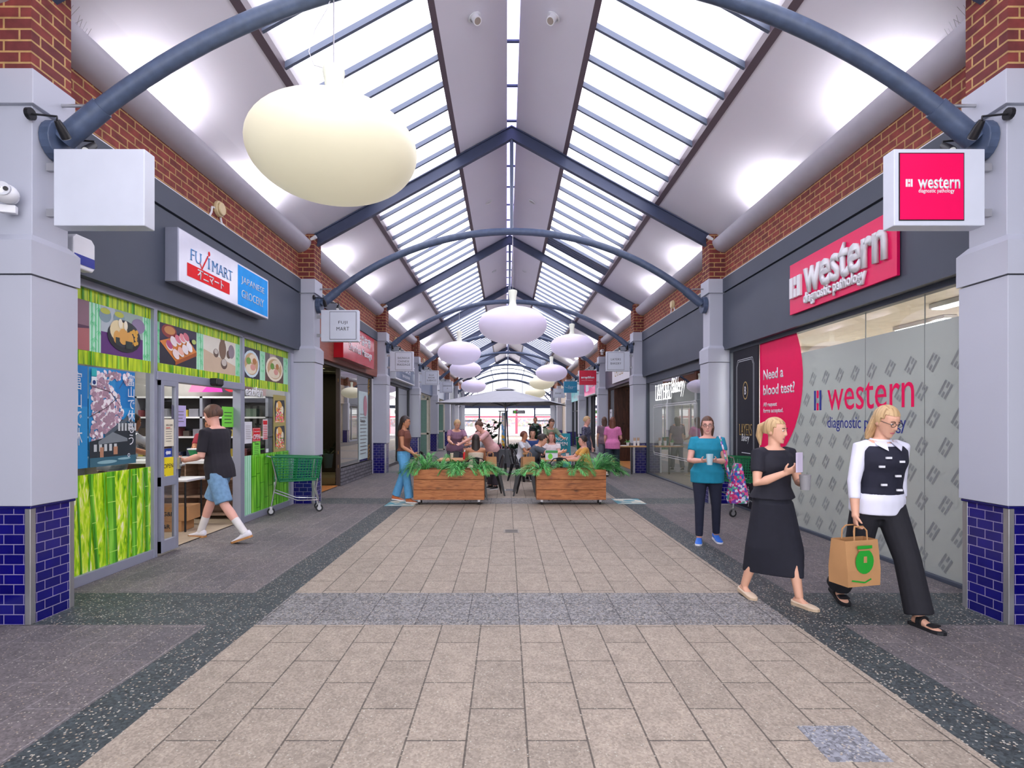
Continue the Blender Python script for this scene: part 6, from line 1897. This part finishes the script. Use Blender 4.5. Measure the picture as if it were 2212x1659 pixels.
    for M in feet:
        b = B(); b.M = M
        secs = ((-.072, .02, -.05, -.005), (-.058, .034, -.062, .018), (-.02, .038, -.066, .022), (.03, .040, -.066, .008), (.08, .046, -.066, -.020), (.13, .046, -.066, -.034), (.168, .036, -.066, -.044), (.186, .014, -.064, -.052))
        if kind == 'flat': secs = tuple((q, w_, z0, min(z1, -.03)) if q < .1 else (q, w_, z0, z1) for q, w_, z0, z1 in secs)
        if kind == 'sandal':
            for q0, q1, zt in ((.00, .035, .014), (.085, .125, -.022)):
                b.loft([[(.047 * math.cos(2 * PI * i / 12), -q, -.03 + (zt + .034) * math.sin(2 * PI * i / 12)) for i in range(12)] for q in (q0, q1)])
        else:
            b.loft([[(w_ * math.cos(2 * PI * i / 14), -q, (z0 + z1) / 2 + (z1 - z0) / 2 * math.sin(2 * PI * i / 14)) for i in range(14)] for q, w_, z0, z1 in secs])
        o = obj('shoe' if kind != 'sandal' else 'sandal', b, um, t, smooth=True)
        b = B(); b.M = M
        out = [(.024, -.07), (.038, -.05), (.039, 0), (.046, .08), (.048, .12), (.038, .165), (.016, .19), (-.016, .19), (-.04, .165), (-.048, .12), (-.045, .08), (-.039, 0), (-.038, -.05), (-.024, -.07)]
        b.loft([[(x, -q, z) for x, q in out] for z in (-.076, -.052)])
        if kind == 'sandal': b.box(-.034, .034, .0, .07, -.11 if sole_z > .02 else -.076, -.05)
        obj('sole', b, sm, o)
    if extra: extra(t, dict(s=s, HM=HM, ARM=ARM, LEG=LEG, sp=sp, Xs=Xs, Fw=Fw, torso=torso, U=U))
    return t, ARM

# ---- the four large walkers
def vest(t, k):
    s = k['s']
    b = B(); k['torso'](b, .034, .10, .478)
    v = blend('vest', b, mat('vest_navy', '#1b1c2e', .85, amt=.06), t, .009, 4)
    b = B(); sp, Xs, Fw = k['sp'], k['Xs'], k['Fw']
    for tt, x in ((.40, -.05), (.33, -.09), (.26, .03), (.19, -.07), (.37, .055), (.15, .05)):
        rx, ry = .195 * s, .163 * s
        p = sp(tt) + Xs * x * s + Fw * (ry * math.sqrt(max(.05, 1 - (x * s / rx) ** 2)))
        b.bar(p - Xs * .021 * s, p + Xs * .021 * s, .014, .016)
    obj('white_dash', b, M_WHITE, v)
    b = B()
    for sx in (-1, 1):
        p = [sp(.515, .072) + Xs * sx * .018 * s, sp(.512, .035) + Xs * sx * .085 * s, sp(.490, .085) + Xs * sx * .100 * s, sp(.452, .146) + Xs * sx * .050 * s]
        b.loft([[q for q in p], [q + Fw * .008 for q in p]])
    b.tube([sp(.515, -.012) + (Xs * math.cos(a) * .066 + Fw * math.sin(a) * .062) * s for a in [2 * PI * i / 16 for i in range(16)]], .016, 6, closed=True)
    obj('collar', b, mat('blouse_white', '#dfe0f0', .8, amt=.04), t, smooth=True)
M_BLOUSE = mat('blouse_white', '#dfe0f0', .8, amt=.04)
w1, A1 = person('blond woman in navy vest and white blouse carrying a brown paper bag', (2.88, 4.46, 0), R(2), h=1.71, lean=5, legs=((-15, 20, 1), (22, 8, 4)), arms=((4, 14, 6, -4), (-14, 8, 18, 0)), head=(20, 8), skin='fair', hair=('blond', 'mid'),
       top=(M_BLOUSE, 1.55, -.06), bottom=('wide', '#17171f', .99), shoe=('#15151a', '#15151a', 'sandal'), vox=.0065, curl=(48, 30), glasses=True, foot_yaw=(5, 12), extra=vest, sole_z=.0, girth=1.04)
def bag_leaf(t, w, d, h):
    a = Art(); a.y = -d / 2 - .004; a.ink(mat('bag_leaf_green', '#1f9a2c', .6, amt=0)); a.ell(.0, h * .55, .085, .095); a.rect(-.07, .07, h * .83, h * .90); a.ink(M_KRAFT); a.rect(-.06, .06, h * .79, h * .82); a.rect(-.01, .02, h * .52, h * .66)
    a.ink(mat('bag_leaf_green', '#1f9a2c', .6)); a.line([(-.12, .05), (0, .03), (.06, .055)], .012); a.done('print', t)
def hang(A, side, off=(0, 0, 0)):
    sh, e, w, d, sx = A[side]
    return w + d * .11 + V(off)
bpy.context.view_layer.update()
hp = w1.matrix_world @ hang(A1, 0)
paper_bag('paper_bag', 'brown paper shopping bag with a green emblem held by the woman in the vest', (hp.x - .02, hp.y - .01, hp.z - .43), R(14), .31, .18, .345, M_KRAFT, bag_leaf)

def held_black(t, k):
    pass
w2, A2 = person('blond woman in a long black dress holding a phone and cup', (2.20, 4.80, 0), R(17), h=1.585, lean=2, legs=((-10, 12, 2), (14, 4, 3)), arms=((12, 14, 108, 30), (14, 10, 84, 38)), head=(4, 22), skin='fair', hair=('blond', 'tail'),
       top=('#1a1a26', .62, .055), bottom=('skirt', '#191a27', .80), shoe=('#cdb8a0', '#c2ab90', 'flat'), vox=.0065, curl=(40, 30), girth=1.13)
bpy.context.view_layer.update()
hp = w2.matrix_world @ hang(A2, 0)
t = thing('phone', 'pale phone in the raised hand of the woman in black', 'phone', hp + V((.0, -.035, .03)), R(30)); b = B(); b.box(-.04, .04, -.006, .006, -.06, .1); obj('phone_body', b, mat('phone_lilac', '#c9bfd6', .3), t, bev=.004)
t = thing('drink_cup', 'clear grey cup held below the phone by the woman in black', 'cup', w2.matrix_world @ hang(A2, 1) + V((0, -.01, -.06)), 0); b = B(); b.lathe([(.001, 0), (.035, 0), (.045, .12), (.041, .12)], 16); obj('cup', b, mat('cup_grey_clear', '#8d8c90', .25), t, smooth=True)

M_TOTE = blotch('tote_pattern', ['#c02a6a', '#2f5fb0', '#e05a8c', '#58a88c', '#d9d0e4', '#7a3fa0'], 34, .8)
def strap(t, k):
    sh = k['ARM'][1][0]; s = k['s']
    b = B(); b.tube([sh + V((-.02, .05, .03)), sh + V((-.02, -.04, .055)), sh + V((.03, -.12, -.15)), sh + V((.10, -.06, -.48))], .012, 6); b.tube([sh + V((-.02, .05, .03)), sh + V((.02, .12, -.1)), sh + V((.10, .04, -.48))], .012, 6)
    obj('bag_strap', b, M_TOTE, t, smooth=True)
w3, A3 = person('woman in a teal tee and dark leggings with bright blue shoes', (2.46, 7.08, 0), R(-14), h=1.60, lean=0, legs=((4, 6, 1), (-6, 10, 3)), arms=((14, 12, 80, 34), (12, 10, 84, 38)), head=(6, -4), skin='pink', hair=('brown', 'mid'),
       top=('#1483a0', .5, -.10), bottom=('leggings', '#1f2338', .97), shoe=('#2f6fd0', '#e8e8ee', 'shoe'), vox=.007, curl=(40, 40), glasses=True, girth=1.12, foot_yaw=(8, 14), extra=strap)
bpy.context.view_layer.update()
hp = (w3.matrix_world @ hang(A3, 0) + w3.matrix_world @ hang(A3, 1)) / 2
t = thing('drink_cup', 'pale cup held in both hands by the woman in teal', 'cup', hp + V((0, -.02, -.05)), 0); b = B(); b.lathe([(.001, 0), (.032, 0), (.042, .13), (.038, .13)], 16); obj('cup', b, mat('cup_pale_blue', '#b5d2dc', .3), t, smooth=True)
t = thing('tote_bag', 'bright patterned tote bag hanging at the side of the woman in teal', 'bag', (2.83, 7.05, .52), 0)
b = B(); b.loft([[(x * w_, y * .07, z) for x, y in ((-.10, -1), (.10, -1), (.13, 0), (.10, 1), (-.10, 1), (-.13, 0))] for z, w_ in ((0, .95), (.08, 1.15), (.25, .8), (.42, .45), (.5, .25))]); obj('bag_body', b, M_TOTE, t, smooth=True)

M_DENIM = mat('light_denim', '#6f93b5', .85, amt=.14, sc=22)
M_SOCK = mat('sock_white', '#dcd7d6', .9)
def socks(t, k):
    for (hp, kn, a) in k['LEG']:
        b = B(); b.tube([kn.lerp(a, .52), kn.lerp(a, .8), a + (a - kn).normalized() * .01], [.047 * k['s'], .044 * k['s'], .042 * k['s']], 14); obj('sock', b, M_SOCK, t, smooth=True)
w4, A4 = person('man in a black tee and denim shorts stepping into the grocery', (-3.86, 7.28, 0), R(-100), h=1.83, sex='m', lean=6, legs=((26, 4, 2), (-20, 20, 2)), arms=((14, 8, 72, 14), (2, 10, 76, 14)), head=(14, 0), skin='pink', hair=('brown', 'curly'),
       top=('#1d1a24', .85, -.10), bottom=('shorts', M_DENIM, .47), shoe=('#e6e3ea', '#b5804c', 'shoe'), vox=.007, curl=(35, 30), girth=1.03, extra=socks)
bpy.context.view_layer.update()
hp = w4.matrix_world @ hang(A4, 0)
t = thing('green_bowl', 'green and white takeaway bowl carried by the man in black', 'bowl', hp + V((.0, -.02, .0)), 0); b = B(); b.lathe([(.001, 0), (.055, 0), (.085, .085), (.08, .085), (.05, .01)], 20); obj('bowl', b, mat('bowl_green', '#2f9a62', .4), t, smooth=True)
b = B(); b.lathe([(.086, .075), (.090, .088), (.08, .092)], 20); obj('rim', b, M_WHITE, t, smooth=True)

# ---- the woman in jeans by the left planter
w5, A5 = person('woman with long dark hair in pale blue jeans beside the left planter', (-2.08, 10.75, 0), R(80), h=1.66, legs=((12, 4, 2), (-10, 10, 2)), arms=((8, 8, 50, 10), (0, 8, 40, 10)), head=(12, 0), skin='tan', hair=('dark', 'long'),
       top=('#6d3f33', .3, .10), bottom=('jeans', '#5fa2d2', .99), shoe=('#c96a3a', '#e6e2e6', 'shoe'), vox=.009)

# ---- everyone at and around the cafe tables
SIT = ((86, 84, 6), (82, 80, 6))
def seated(label, x, y, rz, **k):
    k.setdefault('sit', .452); k.setdefault('legs', SIT); k.setdefault('vox', .012); k.setdefault('arms', ((38, 8, 60, 14), (38, 8, 60, 14))); k.setdefault('lean', 10)
    return person(label, (x, y, 0), R(rz), **k)
seated('woman seen from behind with long dark hair and bare shoulders at the left table', -.72, 11.28, 185, h=1.64, skin='tan', hair=('dark', 'verylong'), top=('#c8b9a4', 0, -.02), bottom=('trousers', '#b5aca0', .95), neckline=.40, face=False)
person('person with blond hair in a pink and purple top bending over the left table', (-1.35, 13.45, 0), R(15), h=1.66, lean=28, arms=((45, 10, 30, 10), (40, 10, 40, 10)), hair=('blond', 'short'), top=('#927088', .6, -.06), bottom=('trousers', '#4c4658', .97), vox=.012, girth=1.1, head=(15, 10))
person('woman with a brown bun in a pink blouse leaning over the left table', (-.42, 12.8, 0), R(-55), h=1.66, lean=34, arms=((62, 8, 6, 0), (58, 10, 14, 6)), hair=('brown', 'bun'), skin='pink', top=('#d3a6a6', .9, -.04), bottom=('trousers', '#3c3640', .97), vox=.011, head=(16, 0))
seated('man in a striped grey shirt on the left of the umbrella pole', -.64, 14.35, -75, sex='m', h=1.76, hair=('brown', 'short'), top=(stripes('stripe_shirt', ['#4b4f58', '#c2c6cc', '#5d626c', '#d2d5da'], 26, 1, 2.2), .8, -.06), bottom=('trousers', '#2f3548', .97), lean=16)
seated('child in a blue tee beyond the man in stripes', -.62, 15.6, -30, h=1.35, hair=('blond', 'short'), top=('#4a86b8', .6, -.04), bottom=('shorts', '#3a3c4a', .45))
seated('person in a white tee just right of the umbrella pole', .27, 14.6, 62, h=1.66, hair=('auburn', 'short'), top=('#d2d4da', .6, -.06), bottom=('trousers', '#3d4350', .97), skin='tan')
seated('man in a dark grey tee hunched over the right table', .34, 12.45, 84, sex='m', h=1.78, hair=('dark', 'short'), top=('#4d5560', .6, -.06), bottom=('trousers', '#33363f', .97), lean=32, head=(12, 0), arms=((66, 8, 34, 10), (62, 8, 40, 10)), shoe=('#d9dade', '#eeeeee', 'shoe'))
seated('woman with long auburn hair in a white top facing the camera at the right table', .98, 13.16, -12, h=1.66, hair=('auburn', 'long'), skin='pink', top=('#ddd2d4', .4, -.04), bottom=('trousers', '#5c5a66', .95), lean=8)
seated('boy in a mustard tee with black hair sitting at the right table', 1.66, 12.12, -88, sex='m', h=1.55, hair=('dark', 'short'), skin='pink', top=('#d3a04e', .7, -.06), bottom=('shorts', '#3c3f4c', .5), lean=10, vox=.010, arms=((46, 8, 42, 8), (40, 8, 48, 10)))
person('person in a sage green shirt leaning over the rear right table', (1.02, 15.3, 0), R(20), h=1.68, lean=26, arms=((50, 14, 30, 6), (50, 12, 30, 6)), hair=('brown', 'short'), top=('#7f8c74', .9, -.06), bottom=('trousers', '#3d4048', .97), vox=.012, head=(14, 0))
seated('man in a navy tee at the rear right table', .62, 15.35, 0, sex='m', h=1.74, hair=('dark', 'short'), top=('#2f4a86', .6, -.06), bottom=('trousers', '#2d3040', .97))
seated('person in a grey hooded top at the rear left table', -1.35, 15.2, 30, sex='m', h=1.72, hair=('dark', 'short'), top=('#7b7680', 1.8, -.06), bottom=('trousers', '#34363f', .97))
person('person in a dark patterned shirt walking behind the boy in mustard', (2.05, 15.0, 0), R(60), h=1.70, legs=((14, 4, 2), (-14, 12, 2)), hair=('blond', 'short'), skin='pink', top=(blotch('pattern_shirt', ['#38394f', '#4a4b66', '#2b2b3c', '#6d6a84'], 60), .7, -.08), bottom=('trousers', '#2c2d3c', .97), vox=.012, head=(14, 0))
person('woman with long auburn hair in a pink blouse walking by the bakery entrance', (2.94, 15.9, 0), R(160), h=1.68, legs=((14, 4, 2), (-14, 14, 2)), arms=((10, 12, 70, 10), (0, 10, 30, 0)), hair=('auburn', 'long'), skin='pink', top=('#d678ac', .7, -.12), bottom=('trousers', '#26303f', .97), vox=.012, girth=1.1, shoe=('#d8c4b0', '#eeeeee', 'shoe'))
person('person with grey trousers just beyond the woman in the pink blouse', (3.0, 17.6, 0), R(175), h=1.70, legs=((10, 4, 2), (-8, 10, 2)), hair=('brown', 'mid'), top=('#7d6672', .7, -.06), bottom=('trousers', '#6a6c78', .97), vox=.013)
person('man with a red cap coloured face far behind the right rubber plant' if False else 'distant man in a dark top behind the right rubber plant', (1.12, 23.5, 0), R(0), h=1.72, sex='m', hair=('dark', 'short'), skin='tan', top=('#2b2f3a', 1.6, -.06), bottom=('trousers', '#2a2b33', .97), vox=.014)
# ---- inside the grocery
person('shopkeeper with black hair in a red top behind the man in black', (-5.15, 9.5, .012), R(20), h=1.60, sex='m', lean=14, arms=((40, 8, 50, 12), (38, 8, 50, 12)), hair=('dark', 'short'), skin='tan', top=('#8f1f36', .7, -.08), bottom=('trousers', '#2c2d38', .97), vox=.011, head=(12, 0))
person('worker in a white and navy shirt behind the grocery window', (-5.25, 7.25, .012), R(150), h=1.68, sex='m', lean=24, arms=((56, 8, 10, 0), (46, 8, 26, 10)), hair=('dark', 'short'), skin='tan', top=(stripes('block_shirt', ['#2b3042', '#c9ccd6', '#d4d6de'], .3, 5, 1.2), .7, -.06), bottom=('trousers', '#23242e', .97), vox=.011)
